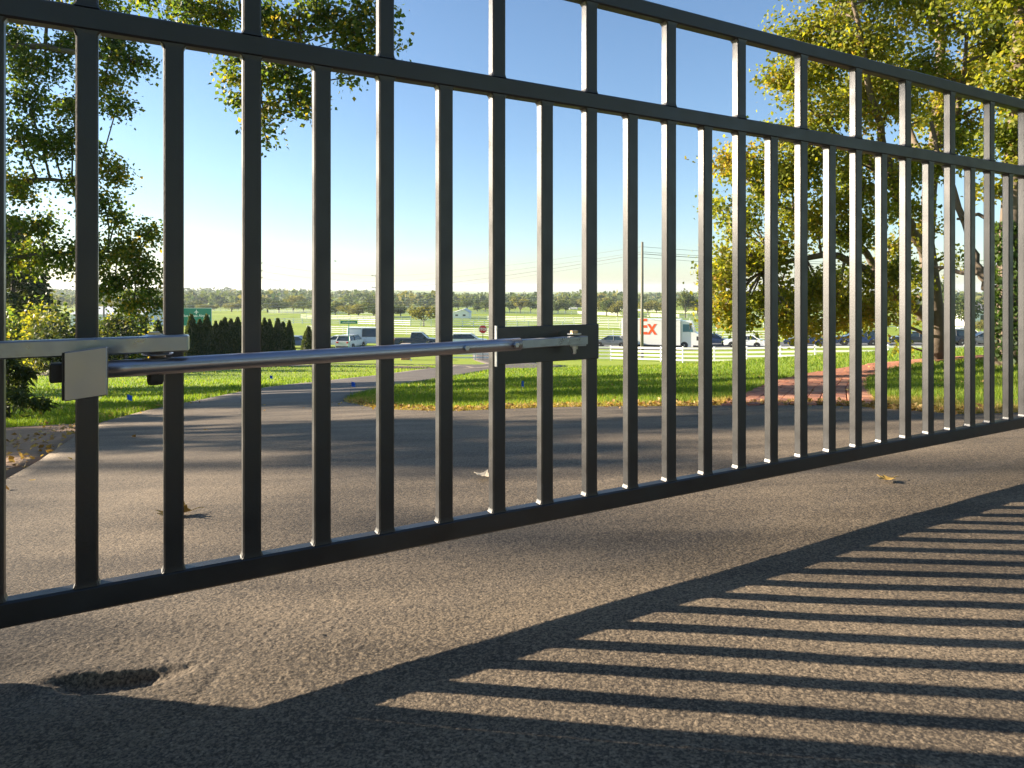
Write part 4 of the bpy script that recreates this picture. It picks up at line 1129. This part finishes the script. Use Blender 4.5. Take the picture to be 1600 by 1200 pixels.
# ------------------------------------------------------------------ vehicles
def wheel(root, x, y, r, w=.22, side=1):
    t = MB().lathe([(r*.62, -w/2), (r*.93, -w/2), (r, -w*.36), (r, w*.36), (r*.93, w/2), (r*.62, w/2)], 22, (x, y, r), 'y').build('wheel', M['tyre'], root, smooth=False)
    MB().lathe([(r*.62, w*.20), (r*.60, w*.44), (r*.2, w*.50), (r*.08, w*.52)] if side > 0 else [(r*.08, -w*.52), (r*.2, -w*.50), (r*.60, -w*.44), (r*.62, -w*.20)], 16, (x, y, r), 'y').build('rim', M['rim'], t)
def car(px, Y, facing, paint_m, label, kind='sedan', yaw=0.0, name='parked_car', cat='car', z=None):
    """facing +1: nose to the right in the photo"""
    p = gp(px, Y, .03)
    root = empty(name, p, (0 if facing > 0 else PI)+yaw)
    tag(root, label, cat, 'vehicles on the road')
    S = {'sedan': dict(L=4.7, W=1.82, belt=.92, roof=1.44, hood=.98, r=.33, cab=[(-1.75, .96), (-1.05, 1.40), (.35, 1.44), (1.18, .97)]),
         'suv': dict(L=4.8, W=1.92, belt=1.10, roof=1.74, hood=1.10, r=.37, cab=[(-2.18, 1.12), (-1.95, 1.68), (.25, 1.74), (1.12, 1.12)]),
         'pickup': dict(L=5.6, W=2.0, belt=1.15, roof=1.86, hood=1.18, r=.40, cab=[(-.75, 1.17), (-.62, 1.80), (.60, 1.86), (1.35, 1.18)]),
         'van': dict(L=5.6, W=2.0, belt=1.2, roof=2.35, hood=1.15, r=.36, cab=[(-2.75, 1.2), (-2.72, 2.30), (1.05, 2.35), (1.95, 1.2)])}[kind]
    L, W, belt, hood, r = S['L']/2, S['W']/2, S['belt'], S['hood'], S['r']
    ax = L*.60
    # body outline with real wheel arches
    def arch(cx):
        return [(cx+math.cos(a)*(r+.06), r+math.sin(a)*(r+.06)) for a in np.linspace(0, PI, 9)]
    low = .26
    outline = [(-L, low+.14), (-L+.06, low)]
    for cx in (-ax, ax):
        A = [(x, max(z_, low)) for x, z_ in reversed(arch(cx))]
        outline += A
    tailz = belt+.06 if kind != 'pickup' else belt
    outline += [(L-.10, low), (L, low+.16), (L-.02, hood-.30), (L-.20, hood-.12), (L*.50, belt+.02), (-L*.78, tailz), (-L+.04, tailz-.10)]
    mb = MB()
    n = len(outline)
    # bulged sides: three slices
    vs = []
    for y, s in ((-W, 0), (W, 0)):
        for x, z_ in outline:
            inn = .10*max(0, (z_-.55)/.6)*W
            vs.append((x, y*(1-0.0)-math.copysign(inn, y), z_))
    fs = [tuple(range(n)), tuple(reversed(range(n, 2*n)))]+[(i, i+n, (i+1) % n+n, (i+1) % n) for i in range(n)]
    mb.add(vs, fs)
    body = mb.build('body', paint_m, root)
    if kind == 'pickup':
        MB().box(-L+.08, -.85, -W*.80, W*.80, belt-.30, belt+.012).build('load_bed', M['trim'], root)
    cabp = S['cab']
    wy = W*.93; ty = W*.74
    def cabpt(i, y, out=0.0):
        x, z_ = cabp[i]; yy = (wy if i in (0, 3) else ty)+out
        return Vector((x, math.copysign(yy, y), z_))
    # cabin shell (glass mass) and roof skin
    g = MB()
    vs = [cabpt(i, -1) for i in range(4)]+[cabpt(i, 1) for i in range(4)]
    g.add(vs, [(0, 1, 2, 3), (7, 6, 5, 4), (1, 5, 6, 2), (0, 4, 5, 1), (3, 2, 6, 7), (0, 3, 7, 4)])
    g.build('cabin_glass', M['glass'], root)
    rf = MB(); a1, a2 = Vector(cabp[1]+(0,)), Vector(cabp[2]+(0,))
    rf.rbox(cabp[1][0]-.06, cabp[2][0]+.05, -ty-.03, ty+.03, min(cabp[1][1], cabp[2][1])-.02, max(cabp[1][1], cabp[2][1])+.035, .02)
    rf.build('roof', paint_m, root)
    # pillars
    for y in (-1, 1):
        for i, j, nm in ((0, 1, 'rear_pillar'), (3, 2, 'front_pillar')):
            a, b = cabpt(i, y, .012), cabpt(j, y, .012)
            MB().tube([a, b], .055 if i == 0 else .04, 6).build(nm, paint_m, root)
        mx = (cabp[1][0]+cabp[2][0])/2-.05
        MB().tube([(mx, y*(wy+.012), belt), (mx, y*(ty+.012), S['roof']-.02)], .045, 6).build('centre_pillar', M['trim'] if kind != 'van' else paint_m, root)
        if kind == 'van':
            MB().box(cabp[0][0]+.15, mx-.05, y*wy-.03 if y < 0 else y*wy-.13, y*wy+.13 if y < 0 else y*wy+.03, belt, 2.2).build('side_panel', paint_m, root)
        MB().rbox(cabp[3][0]-.42, cabp[3][0]-.25, y*(W+.02)-.09 if y < 0 else y*(W+.02)-.01, y*(W+.02)+.01 if y < 0 else y*(W+.02)+.09, belt+.0, belt+.12, .02).build('door_mirror', paint_m, root)
        MB().rbox(L-.20, L-.005, y*W*.62-.16, y*W*.62+.16, hood-.34, hood-.20, .02).build('headlight', M['lamp'], root)
        MB().rbox(-L-.01, -L+.14, y*W*.70-.15, y*W*.70+.15, belt-.26, belt-.08, .02).build('tail_light', M['tail'], root)
        for x in (-ax, ax): wheel(root, x, y*(W-.12), r, .22, y)
        MB().box(-.35, -.22, y*(W-.03)-.012, y*(W-.03)+.012, belt-.12, belt-.09).build('door_handle', M['trim'], root)
    MB().rbox(L-.03, L+.03, -W*.45, W*.45, low+.14, hood-.34, .02).build('grille', M['trim'], root)
    MB().rbox(-L-.04, -L+.05, -W*.9, W*.9, low+.05, low+.25, .02).build('rear_bumper', M['trim'], root)
    return root

def truck():
    Y = 86.0; YAW = -.35
    pl, pr = (976.5-PX)/F*Y, (1061-PX)/F*Y
    p = gp(1015, Y, .03)
    root = empty('delivery_truck', (0, 0, 0))
    root.location = (p.x, Y, p.z); root.rotation_euler = (0, 0, YAW); root.scale = (1.06, 1, 1)
    tag(root, 'white box delivery truck with orange and purple lettering on its side', 'truck', 'vehicles on the road')
    x0, x1 = pl-p.x, pr-p.x
    top = CZ+(PY-498)/F*Y-p.z; bot = CZ+(PY-537.5)/F*Y-p.z
    W = 1.25
    TW = paint('white_truck_paint', (.80, .79, .76))
    MB().rbox(x0, x1, -W, W, bot, top, .03).build('cargo_box', TW, root)
    MB().box(x0+.05, x1-.05, -W-.012, -W-.002, bot+.02, bot+.10).build('lower_rail', M['roof'], root)
    MB().box(x0+.05, x1-.05, -W-.012, -W-.002, top-.10, top-.03).build('upper_rail', M['roof'], root)
    MB().box(x0+.3, x1+.6, -.9, .9, bot-.35, bot-.002).build('chassis', M['trim'], root)
    c = lambda px, py: (((px-PX)/F*Y-p.x), CZ+(PY-py)/F*Y-p.z)
    cabo = [c(1061.5, 540), c(1061.5, 500), c(1075.5, 500.5), c(1080.5, 517), c(1089, 522), c(1090.5, 533), c(1090.5, 540)]
    MB().prism(cabo, -1.05, 1.05).build('cab', TW, root)
    ws = [c(1076.2, 504.5), c(1080.6, 516.8)]
    MB().add([(ws[0][0]+.02, -.95, ws[0][1]), (ws[1][0]+.02, -.95, ws[1][1]), (ws[1][0]+.02, .95, ws[1][1]), (ws[0][0]+.02, .95, ws[0][1]),
              (ws[0][0]-.06, -.95, ws[0][1]), (ws[1][0]-.06, -.95, ws[1][1]), (ws[1][0]-.06, .95, ws[1][1]), (ws[0][0]-.06, .95, ws[0][1])],
             [(0, 1, 2, 3), (7, 6, 5, 4), (0, 4, 5, 1), (3, 2, 6, 7), (0, 3, 7, 4), (1, 5, 6, 2)]).build('windscreen', M['glass_blue'], root)
    MB().prism([c(1064, 516.5), c(1064, 505), c(1074.5, 505.2), c(1078.2, 516.5)], -1.075, -1.052).build('side_window', M['glass_blue'], root)
    a, b = c(1081.5, 523), c(1088, 529)
    MB().box(b[0]-.42, b[0]+.05, -1.075, -1.052, b[1], a[1]).build('grille_side', M['trim'], root)
    MB().box(c(1090.5, 0)[0], c(1090.5, 0)[0]+.05, -.6, .6, b[1]-.2, a[1]).build('grille', M['trim'], root)
    for y in (-.82, .82): MB().rbox(c(1090.5, 0)[0]-.05, c(1090.5, 0)[0]+.06, y-.13, y+.13, c(0, 531)[1], c(0, 527)[1], .02).build('headlight', M['lamp'], root)
    MB().rbox(c(1078, 0)[0], c(1092, 0)[0]+.1, -1.1, 1.1, c(0, 541.5)[1], c(0, 536.5)[1], .03).build('front_bumper', M['trim'], root)
    m0 = c(1073.8, 505)
    MB().rbox(m0[0], m0[0]+.14, -1.38, -1.2, m0[1]-.65, m0[1]+.05, .02).build('door_mirror', M['trim'], root)
    for x in (c(1066, 0)[0], c(990, 0)[0]):
        for y in (-1, 1): wheel(root, x, y*.95, .42, .28, y)
    tz = CZ+(PY-511.5)/F*Y-p.z
    ex = c(1014.3, 0)[0]
    hgt = 2.8
    text_mesh('orange_lettering', 'Ex', hgt, M['orange_print'], root, (ex, -W-.010, tz+.05), (PI/2, 0, 0), .004, .045).scale.x = .74
    text_mesh('purple_lettering', 'Fed', hgt, M['purple_print'], root, (c(988.6, 0)[0], -W-.010, tz+.05), (PI/2, 0, 0), .004, .045).scale.x = .42
truck()
car(956, 85.6, -1, P_GREY, 'dark grey car behind the white truck, nose to the left', 'sedan', yaw=-.35)
car(1114, 84.9, 1, P_BLUE, 'dark blue sedan just ahead of the white truck', 'sedan', yaw=-.35)
car(1163, 80.2, -1, P_WHITE, 'white sedan with red tail light, right of the white truck', 'sedan', yaw=-.35)
car(1258, 78.0, -1, P_NAVY, 'navy sedan under the drooping yellow tree', 'sedan', yaw=-.35)
car(1340, 76.1, -1, P_NAVY, 'tall navy sport utility car left of the crooked tree trunk', 'suv', yaw=-.35)
car(1428, 74.2, -1, P_BLACK, 'black sedan directly left of the crooked tree trunk', 'sedan', yaw=-.35)
car(1476, 73.3, -1, P_BLACK, 'dark sport utility car hidden behind the crooked tree trunk', 'suv', yaw=-.35)
car(1507, 75.7, 1, P_WHITE, 'white pickup truck at the far right of the traffic', 'pickup', cat='pickup', yaw=-.35)
car(1540, 72.0, -1, P_GREY, 'dark grey sedan farthest right on the road', 'sedan', yaw=-.35)
car(463, 84.5, 1, P_BLUE, 'blue car at the right end of the arborvitae row', 'sedan')
car(528, 86.0, -1, P_WHITE, 'white car under the green street name sign', 'sedan')
car(549, 83.2, 1, P_SILVER, 'silver sport utility car beside the street name sign post', 'suv', yaw=1.35)
car(578, 88.0, 1, P_WHITE, 'long white van left of the brick mailbox', 'van', cat='van')
car(652, 85.6, 1, P_BLACK, 'black pickup truck seen just above the silver push tube', 'pickup', cat='pickup')
car(733, 85.4, 1, P_WHITE, 'white car with dark windscreen beside the stop sign', 'suv')

# ------------------------------------------------------------------ signs, poles, wires, small buildings
def stop_sign():
    Y = 63
    p = gp(754.5, Y); c = at(754.5, 514.5, Y)
    root = empty('stop_sign', p); tag(root, 'red octagonal stop sign on a thin post', 'sign')
    h = c.z-p.z; R = .41
    MB().box(-.03, .03, .012, .05, 0, h+.3).build('post', M['post'], root)
    def octa(rr, y0, y1): return MB().prism([(rr*math.cos(PI/8+k*PI/4), h+rr*math.sin(PI/8+k*PI/4)) for k in range(8)], y0, y1)
    octa(R, -.002, .010).build('white_border', M['white_sign'], root)
    octa(R*.93, -.008, -.0022).build('face', M['red_sign'], root)
    text_mesh('lettering', 'STOP', .34, M['white_sign'], root, (0, -.012, h-.01), (PI/2, 0, 0), .002, .012)
stop_sign()
def street_sign():
    Y = 66
    p = gp(545, Y); c = at(545, 503.5, Y)
    root = empty('street_name_sign', p); tag(root, 'green street name sign on a slim post above the parked white cars', 'sign')
    h = c.z-p.z
    MB().tube([(0, 0, 0), (0, 0, h-.16)], .035, 8).build('post', M['green_sign'], root)
    MB().rbox(-.82, .82, -.012, .012, h-.15, h+.15, .004).build('name_plate', M['green_sign'], root)
    m = MB(); r = random.Random(2); x = -.62
    while x < .6:
        w = r.uniform(.04, .075); m.box(x, x+w, -.016, -.0125, h-.06, h+r.choice((.03, .06))); x += w+.03
    m.build('lettering', M['white_sign'], root)
street_sign()
def guide_sign():
    Y = 92
    x0, x1 = (262-PX)/F*Y, (331-PX)/F*Y
    zt, zb = CZ+(PY-481)/F*Y, CZ+(PY-509)/F*Y
    p = Vector(((x0+x1)/2, Y, g1((x0+x1)/2, Y)))
    root = empty('guide_sign', p); tag(root, 'large green highway guide sign behind the arborvitae row', 'sign')
    w = (x1-x0)/2; a, b = zb-p.z, zt-p.z
    MB().rbox(-w, w, -.03, .03, a, b, .01).build('panel', M['green_sign'], root)
    e = .06
    m = MB().box(-w, w, -.04, -.032, b-e, b).box(-w, w, -.04, -.032, a, a+e).box(-w, -w+e, -.04, -.032, a+e, b-e).box(w-e, w, -.04, -.032, a+e, b-e)
    m.build('border', M['white_sign'], root)
    for s in (-.6, .6): MB().box(s*w-.08, s*w+.08, .04, .2, 0, b).build('post', M['post'], root)
    # aeroplane symbol
    cx, cz = (307-PX)/F*Y-p.x, CZ+(PY-487.3)/F*Y-p.z
    pl = MB().prism([(cx-.05, cz-.30), (cx+.05, cz-.30), (cx+.06, cz+.2), (cx, cz+.34), (cx-.06, cz+.2)], -.046, -.034)
    pl.prism([(cx-.36, cz-.08), (cx+.36, cz-.08), (cx+.06, cz+.10), (cx-.06, cz+.10)], -.045, -.0335)
    pl.prism([(cx-.14, cz-.28), (cx+.14, cz-.28), (cx, cz-.18)], -.0445, -.033)
    pl.build('aeroplane_symbol', M['white_sign'], root)
    tz = CZ+(PY-493.3)/F*Y-p.z
    text_mesh('lettering', 'Blue Grass Airport', .50, M['white_sign'], root, ((306-PX)/F*Y-p.x, -.036, tz), (PI/2, 0, 0), .003, .008)
guide_sign()

def utility_pole(px, Y, top, label, arms=()):
    p = gp(px, Y, -.2); h = CZ+(PY-top)/F*Y-p.z
    root = empty('utility_pole', p); tag(root, label, 'utility pole')
    MB().tube([(0, 0, 0), (.02, 0, h*.5), (.04, 0, h)], [.17, .14, .11], 10).build('pole', M['wood'], root, smooth=True)
    for k, (py, half) in enumerate(arms):
        z = CZ+(PY-py)/F*Y-p.z
        a = MB().box(-half, half, -.06, .06, z-.06, z+.06).build('crossarm', M['wood'], root)
        for x in (-half*.9, half*.9):
            MB().lathe([(.04, 0), (.07, .04), (.04, .10), (.06, .14), (.03, .2)], 8, (x, 0, z+.06)).build('insulator', M['glass'], a)
    return root
utility_pole(1003, 66, 378, 'tall wooden utility pole in front of the white truck', [])
utility_pole(587.5, 138, 428, 'wooden utility pole with two short crossarms, far beyond the white van', [(431, .9), (449, .9)])
utility_pole(404, 150, 405, 'wooden pole with three short crossarms behind the arborvitae row', [(411, .9), (423, .9), (434, .9)])
utility_pole(162, 120, 440, 'slim utility pole behind the hanging leaves at the left', [(446, .8), (456, .8)])
WL = []
def wire(a, b, sag, label, m='wire', r=.022):
    n = 26; pts = []
    for i in range(n):
        t = i/(n-1); p = a.lerp(b, t); p.z -= sag*4*t*(1-t); pts.append(p-a)
    o = MB().tube(pts, r, 5, cap=True).build('power_line', M[m]); o.location = a
    tag(o, label, 'power line', 'overhead power lines')
top = lambda px, py, Y: at(px, py, Y)
for i, (y1, y2, y3, rr) in enumerate([(385.5, 440, 392, .014), (393.5, 449, 398, .016), (396.5, 460, 402, .026), (402, 466, 411, .014)]):
    nm = ['topmost', 'second highest', 'thick third', 'lowest'][i]
    wire(at(1003, y1, 66), at(587.5, y2-8, 138), .55, f'{nm} cable running left from the tall wooden utility pole', r=rr)
    wire(at(1003, y1, 66), at(1640, y3+14, 72), .5, f'{nm} cable running right from the tall wooden utility pole', r=rr)
for i, (y1, y2) in enumerate([(411, 431), (423, 440), (434, 449)]):
    nm = ['upper', 'middle', 'lower'][i]
    wire(at(404, y1, 150), at(587.5, y2, 138), .5, f'{nm} faint cable between the three-armed pole and the two-armed pole', r=.016)
for i, (ya, yb, yc) in enumerate([(512, 482, 484), (503, 478, 480), (484, 470, 472), (478, 466, 468)]):
    nm = ['lowest', 'second lowest', 'second highest', 'highest'][i]
    wire(at(262, ya, 95), at(587.5, yb, 136), .25, f'{nm} pale sunlit cable sloping down past the green guide sign', 'wire_pale', .020)
    wire(at(587.5, yb, 136), at(860, yc-2, 170), .25, f'{nm} pale cable between the two-armed pole and the white barn', 'wire_pale', .022)

def barn(px0, px1, top, Y, label, depth=9, gable='side', roofm='roof', base_row=None):
    x0, x1 = (px0-PX)/F*Y, (px1-PX)/F*Y
    g = g1((x0+x1)/2, Y); h = CZ+(PY-top)/F*Y-g
    root = empty('barn', ((x0+x1)/2, Y, g)); tag(root, label, 'barn' if 'barn' in label else 'house')
    w = (x1-x0)/2; eave = h*.62
    MB().box(-w, w, 0, depth, -.5, eave).build('wall', M['barn'], root)
    if gable == 'side':      # gable end faces right, roof slope faces the camera
        MB().prism([(-w-.2, eave-.05), (w*.35, h), (w+.2, eave-.05), (w+.2, eave+.02), (w*.35, h+.1), (-w-.2, eave+.02)], -.3, depth+.3).build('roof', M[roofm], root)
        MB().prism([(-w+.01, eave), (w-.01, eave), (w*.35, h-.02)], -.02, depth).build('gable', M['barn'], root)
    else:
        m = MB(); m.add([(-w-.3, -.3, eave), (w+.3, -.3, eave), (w+.3, depth+.3, eave), (-w-.3, depth+.3, eave), (-w-.3, depth/2, h), (w+.3, depth/2, h)], [(0, 1, 5, 4), (2, 3, 4, 5), (0, 4, 3), (1, 2, 5), (0, 3, 2, 1)])
        m.build('roof', M[roofm], root)
    for x in (-w*.5, w*.4):
        MB().box(x-.45, x+.45, -.03, -.004, eave*.35, eave*.72).build('window', M['window'], root)
    return root
barn(707, 733, 483.5, 215, 'white barn with a gabled roof in the middle distance above the stop sign', 12)
barn(890, 902, 481, 370, 'tiny white farmhouse among the distant trees', 9, 'front')
barn(110, 222, 480, 150, 'long pale building half hidden by leaves at the left', 12, 'front', 'roof')
barn(655, 668, 487, 260, 'low cream house half hidden behind the spreading yellow tree', 8, 'front')
barn(1512, 1545, 470, 150, 'pale house with a roof seen between the right-hand trunks', 10, 'front', 'roof_dark')

def mailbox(px, Y, w, label):
    p = gp(px, Y); root = empty('brick_mailbox', p); tag(root, label, 'mailbox', 'brick mailboxes')
    MB().rbox(-.4, .4, -.4, .4, -.2, 1.45, .02).build('pillar', M['brick2'], root)
    MB().rbox(-.46, .46, -.46, .46, 1.452, 1.55, .02).build('cap', M['stone'], root)
    MB().rbox(-.12, .12, -.46, -.402, 1.0, 1.25, .02).build('mailbox_door', M['trim'], root)
mailbox(484, 62, 1, 'brick mailbox pillar below the lone short arborvitae')
mailbox(634, 63.5, 1, 'brick mailbox pillar beside the black pickup truck')

def bird(p, s, label, yaw, bank):
    root = empty('flying_bird', p, yaw); tag(root, label, 'bird')
    MB().lathe([(.02*s, -.3*s), (.07*s, -.15*s), (.09*s, .05*s), (.05*s, .25*s), (.01*s, .36*s)], 8, (0, 0, 0), 'x').build('body', M['bird'], root, smooth=True)
    for q in (-1, 1):
        MB().add([(.16*s, 0, .03*s), (.10*s, q*.45*s, (.16+bank*q)*s), (-.02*s, q*.85*s, (.08+bank*q)*s), (-.12*s, q*.40*s, (.13+bank*q)*s), (-.15*s, 0, .02*s),
                  (.16*s, 0, .0), (.10*s, q*.45*s, (.14+bank*q)*s), (-.02*s, q*.85*s, (.07+bank*q)*s), (-.12*s, q*.40*s, (.11+bank*q)*s), (-.15*s, 0, -.01*s)],
                 [(0, 1, 2, 3, 4), (9, 8, 7, 6, 5), (0, 5, 6, 1), (1, 6, 7, 2), (2, 7, 8, 3), (3, 8, 9, 4)]).build('wing', M['bird'], root)
    MB().prism([(-.28*s, -.0), (-.50*s, .02*s), (-.50*s, .035*s), (-.28*s, .02*s)], -.08*s, .08*s).build('tail', M['bird'], root)
bird(at(524, 408, 40), .22, 'small dark bird high in the clear sky', .6, .05)
bird(at(650, 470, 55), .36, 'dark bird gliding low above the distant fields', 1.75, .12)

# ------------------------------------------------------------------ survey flags, fallen leaves
def flag(px, py, label, m, h=.34, yaw=0.0):
    x, y = pix(px, py); z = g1(x, y)
    root = empty('marking_flag', (x, y, z), yaw); tag(root, label, 'flag', 'utility marking flags')
    MB().tube([(0, 0, -.05), (.004, 0, h*.6), (.012, .004, h)], .0022, 5).build('wire_stake', M['post'], root)
    vs = []; nx = 6
    for i in range(nx):
        for z_ in (h-.005, h-.075):
            vs.append((.012+.060*i/(nx-1), .010*math.sin(i*1.4)-.01*i/(nx-1), z_-.018*(i/(nx-1))**2))
    vs2 = [(a, b+.0012, c) for a, b, c in vs]; n2 = len(vs)
    fs = [(2*i, 2*i+1, 2*i+3, 2*i+2) for i in range(nx-1)]+[(n2+2*i, n2+2*i+2, n2+2*i+3, n2+2*i+1) for i in range(nx-1)]
    MB().add(vs+vs2, fs).build('flag_sheet', M[m], root, recalc=False)
flag(197, 640, 'blue marking flag in the shaded lawn right of the steel cover plate', 'flag_blue', .20, .3)
flag(421, 607, 'blue marking flag at the left edge of the curving driveway', 'flag_blue', .30, .8)
flag(548, 619, 'blue marking flag at the tip of the grass island', 'flag_blue', .22, .6)
flag(641, 579, 'pale blue marking flag in the mulch patch beyond the drive', 'flag_white', .55, .2)
flag(815, 620, 'blue marking flag upright in the shaded grass below the mounting plate', 'flag_blue', .20, 1.3)
x, y = pix(633, 574)
_mv = []; 
loft('mulch_patch', [(x-1.3, y-1.6), (x-.4, y-2.4), (x+.8, y-2.2), (x+1.4, y-1)], [(x-1.2, y+1.4), (x-.3, y+2.2), (x+.9, y+2.0), (x+1.5, y+.8)], 14, 8, M['mulch'], .02)

def ground_leaf(px, py, size, label, m, yaw, curl):
    x, y = pix(px, py); z = g1(x, y)+.040
    root = empty('fallen_leaf', (x, y, z), yaw); tag(root, label, 'leaf', 'fallen leaves on the pavement')
    out = [(0, -.5), (.16, -.30), (.42, -.22), (.26, .0), (.50, .16), (.22, .22), (.10, .34), (0, .62), (-.10, .34), (-.22, .22), (-.50, .16), (-.26, .0), (-.42, -.22), (-.16, -.30)]
    vs = [(a*size, b*size, curl*size*(abs(a)*1.2+max(0, b)**2*1.0)+.006) for a, b in out]; n = len(vs)
    vs.append((0, 0, .003))
    vs2 = [(a, b, c-.0012) for a, b, c in vs]
    fs = [(i, (i+1) % n, n) for i in range(n)]+[(n+1+(i+1) % n, n+1+i, 2*n+1) for i in range(n)]+[(i, n+1+i, n+1+(i+1) % n, (i+1) % n) for i in range(n)]
    MB().add(vs+vs2, fs).build('blade', m, root, recalc=False)
    MB().tube([(0, -.48*size, .006), (.05*size, -.8*size, .010), (.12*size, -1.05*size, .006)], .0012, 5).build('leaf_stem', m, root)
ground_leaf(263, 827, .075, 'yellow fallen leaf on the sunlit asphalt left of the third picket', M['dryleaf'], .4, .35)
ground_leaf(281, 824, .07, 'curled yellow fallen leaf right of the third picket', M['dryleaf'], 2.2, .9)
ground_leaf(757, 763, .08, 'pale curled leaf on the asphalt by the eighth picket', M['paleleaf'], 1.0, .28)
ground_leaf(1385, 770, .06, 'brown fallen leaf on the asphalt below the right half of the gate', M['dryleaf'], 1.9, .2)

# ------------------------------------------------------------------ grass blades and leaf litter
apron_poly = [A_[0]]+[tuple(p) for p in B_]+[A_[-1]]
drive_poly = drive_L+drive_R[::-1]
pathL = [pix(1165, 638), pix(1190, 612), pix(1215, 596), pix(1260, 583), pix(1330, 571), pix(1420, 562.5), pix(1540, 556)]
pathR = [pix(1330, 641), pix(1345, 612), pix(1362, 595), pix(1400, 581.5), pix(1465, 570), pix(1560, 562.5), pix(1680, 556)]
_c = (np.array(pathL)+np.array(pathR))/2
path_poly = [tuple(p) for p in offset_pl(_c, .54)]+[tuple(p) for p in offset_pl(_c, -.54)][::-1]
soil_poly = [(-2.05, 2.2), pix(60, 731), pix(115, 691), pix(160, 665), pix(120, 664), pix(40, 668), (-6, 5), (-6, 3)]
def grass():
    r = np.random.default_rng(99)
    n = 420000
    ang = np.radians(r.uniform(-46, 46, n))
    Y = 1/np.sqrt(r.uniform(1/55.**2, 1/3.0**2, n)) if False else 1/r.uniform(1/45., 1/3.2, n)
    X = Y*np.tan(ang)
    k = ~in_poly(X, Y, apron_poly) & ~in_poly(X, Y, drive_poly) & ~in_poly(X, Y, path_poly) & ~in_poly(X, Y, soil_poly)
    lane_poly = [tuple(p) for p in offset_pl(lane_c, 1.7)]+[tuple(p) for p in offset_pl(lane_c, -1.7)][::-1]
    k &= ~in_poly(X, Y, lane_poly) & (dist_poly(X, Y, mouth) > .35) & ~((dist_poly(X, Y, left_edge[:4]) < .5) & (Y < 4.6)) & ~((X < -1.5) & (Y < 3.6))
    X, Y = X[k], Y[k]
    e = np.minimum.reduce([dist_poly(X, Y, far_edge), dist_poly(X, Y, left_edge), dist_poly(X, Y, drive_R), dist_poly(X, Y, drive_L), dist_poly(X, Y, path_poly)])
    patch = vnoise(X*1.3, Y*1.3, 31)
    dry = np.clip((.42+.3*(patch-.5)-e)/.25, 0, 1)*(dist_poly(X, Y, far_edge) < .9)
    H = (.026+.026*r.random(len(X))+.02*patch)*np.where(e < .6, 1.25, 1.0)
    H = H*np.clip(1.15-.3*dry, .5, 1.2)
    H *= np.clip(1+(Y-8)*.01, 1, 1.3)
    W = np.clip(.0042*Y/6, .0035, .022)*r.uniform(.7, 1.3, len(X))
    th = r.uniform(0, 2*PI, len(X)); lean = r.uniform(.1, .9, len(X))*H
    la = r.uniform(0, 2*PI, len(X))
    Z = ground(X, Y)
    c, s = np.cos(th)*W, np.sin(th)*W
    b0 = np.stack([X-c, Y-s, Z-.005], -1); b1 = np.stack([X+c, Y+s, Z-.005], -1)
    tp = np.stack([X+np.cos(la)*lean, Y+np.sin(la)*lean, Z+H], -1)
    V = np.stack([b0, b1, tp], 1).reshape(-1, 3)
    i = np.arange(len(X))*3
    tint = np.clip(r.normal(.40+.18*(vnoise(X*.35, Y*.35, 32)-.5), .13, len(X)), 0, .69)
    tint = np.where(r.random(len(X)) < dry, r.uniform(.72, 1, len(X)), tint)
    tint = np.where(r.random(len(X)) < .03, r.uniform(.75, .95, len(X)), tint)
    tag(np_mesh('grass', V, np.stack([i, i+1, i+2], -1), GRASSB, attr=tint), 'short mown green grass with dry straw along the asphalt edge', 'grass', kind='stuff')
    # dry leaves along the edges
    m = 5200
    P = np.array(far_edge+[(0, 0)])[:-1]
    t = r.uniform(0, len(P)-1.001, m); i0 = t.astype(int); fr = (t-i0)[:, None]
    q = P[i0]*(1-fr)+P[i0+1]*fr+np.stack([r.normal(0, .10, m), r.normal(.10, .16, m)], -1)
    Lp = np.array(left_edge); t = r.uniform(0, len(Lp)-1.001, 700); i0 = t.astype(int); fr = (t-i0)[:, None]
    q2 = Lp[i0]*(1-fr)+Lp[i0+1]*fr+np.stack([r.normal(-.15, .2, 700), r.normal(.0, .1, 700)], -1)
    q3 = np.stack([r.uniform(-3, 8, 900), r.uniform(4.5, 14, 900)], -1)
    q = np.concatenate([q, q2, q3])
    q = q[~(in_poly(q[:, 0], q[:, 1], apron_poly) & (r.random(len(q)) > .06)) & ~in_poly(q[:, 0], q[:, 1], drive_poly)]
    z = ground(q[:, 0], q[:, 1])+np.where(in_poly(q[:, 0], q[:, 1], apron_poly), .036, r.uniform(.015, .05, len(q)))
    V, Fc = leaf_cloud(np.concatenate([q, z[:, None]], 1), .038, r, -.2, .7)
    V[:, 2] = np.maximum(V[:, 2], np.repeat(z, 4)-.004)
    tag(np_mesh('leaf_litter', V, Fc, LITTER, attr=np.repeat(r.random(len(q)), 2)), 'scattered dry brown leaves along the pavement edge', 'leaf litter', kind='stuff')
grass()

# ------------------------------------------------------------------ autumn haze over the fields
def haze():
    o = MB().box(-4300, 4300, -260, 4300, -60, 19.5).build('haze', None)
    m = bpy.data.materials.new('haze'); m.use_nodes = True; nt = m.node_tree
    nt.nodes.remove(nt.nodes['Principled BSDF'])
    v = nt.nodes.new('ShaderNodeVolumePrincipled')
    v.inputs['Color'].default_value = (.80, .90, 1.0, 1); v.inputs['Density'].default_value = .00017; v.inputs['Anisotropy'].default_value = .2
    nt.links.new(v.outputs['Volume'], nt.nodes['Material Output'].inputs['Volume'])
    o.data.materials.append(m)
    tag(o, 'thin pale autumn haze over the distant fields', 'haze', kind='stuff')
haze()
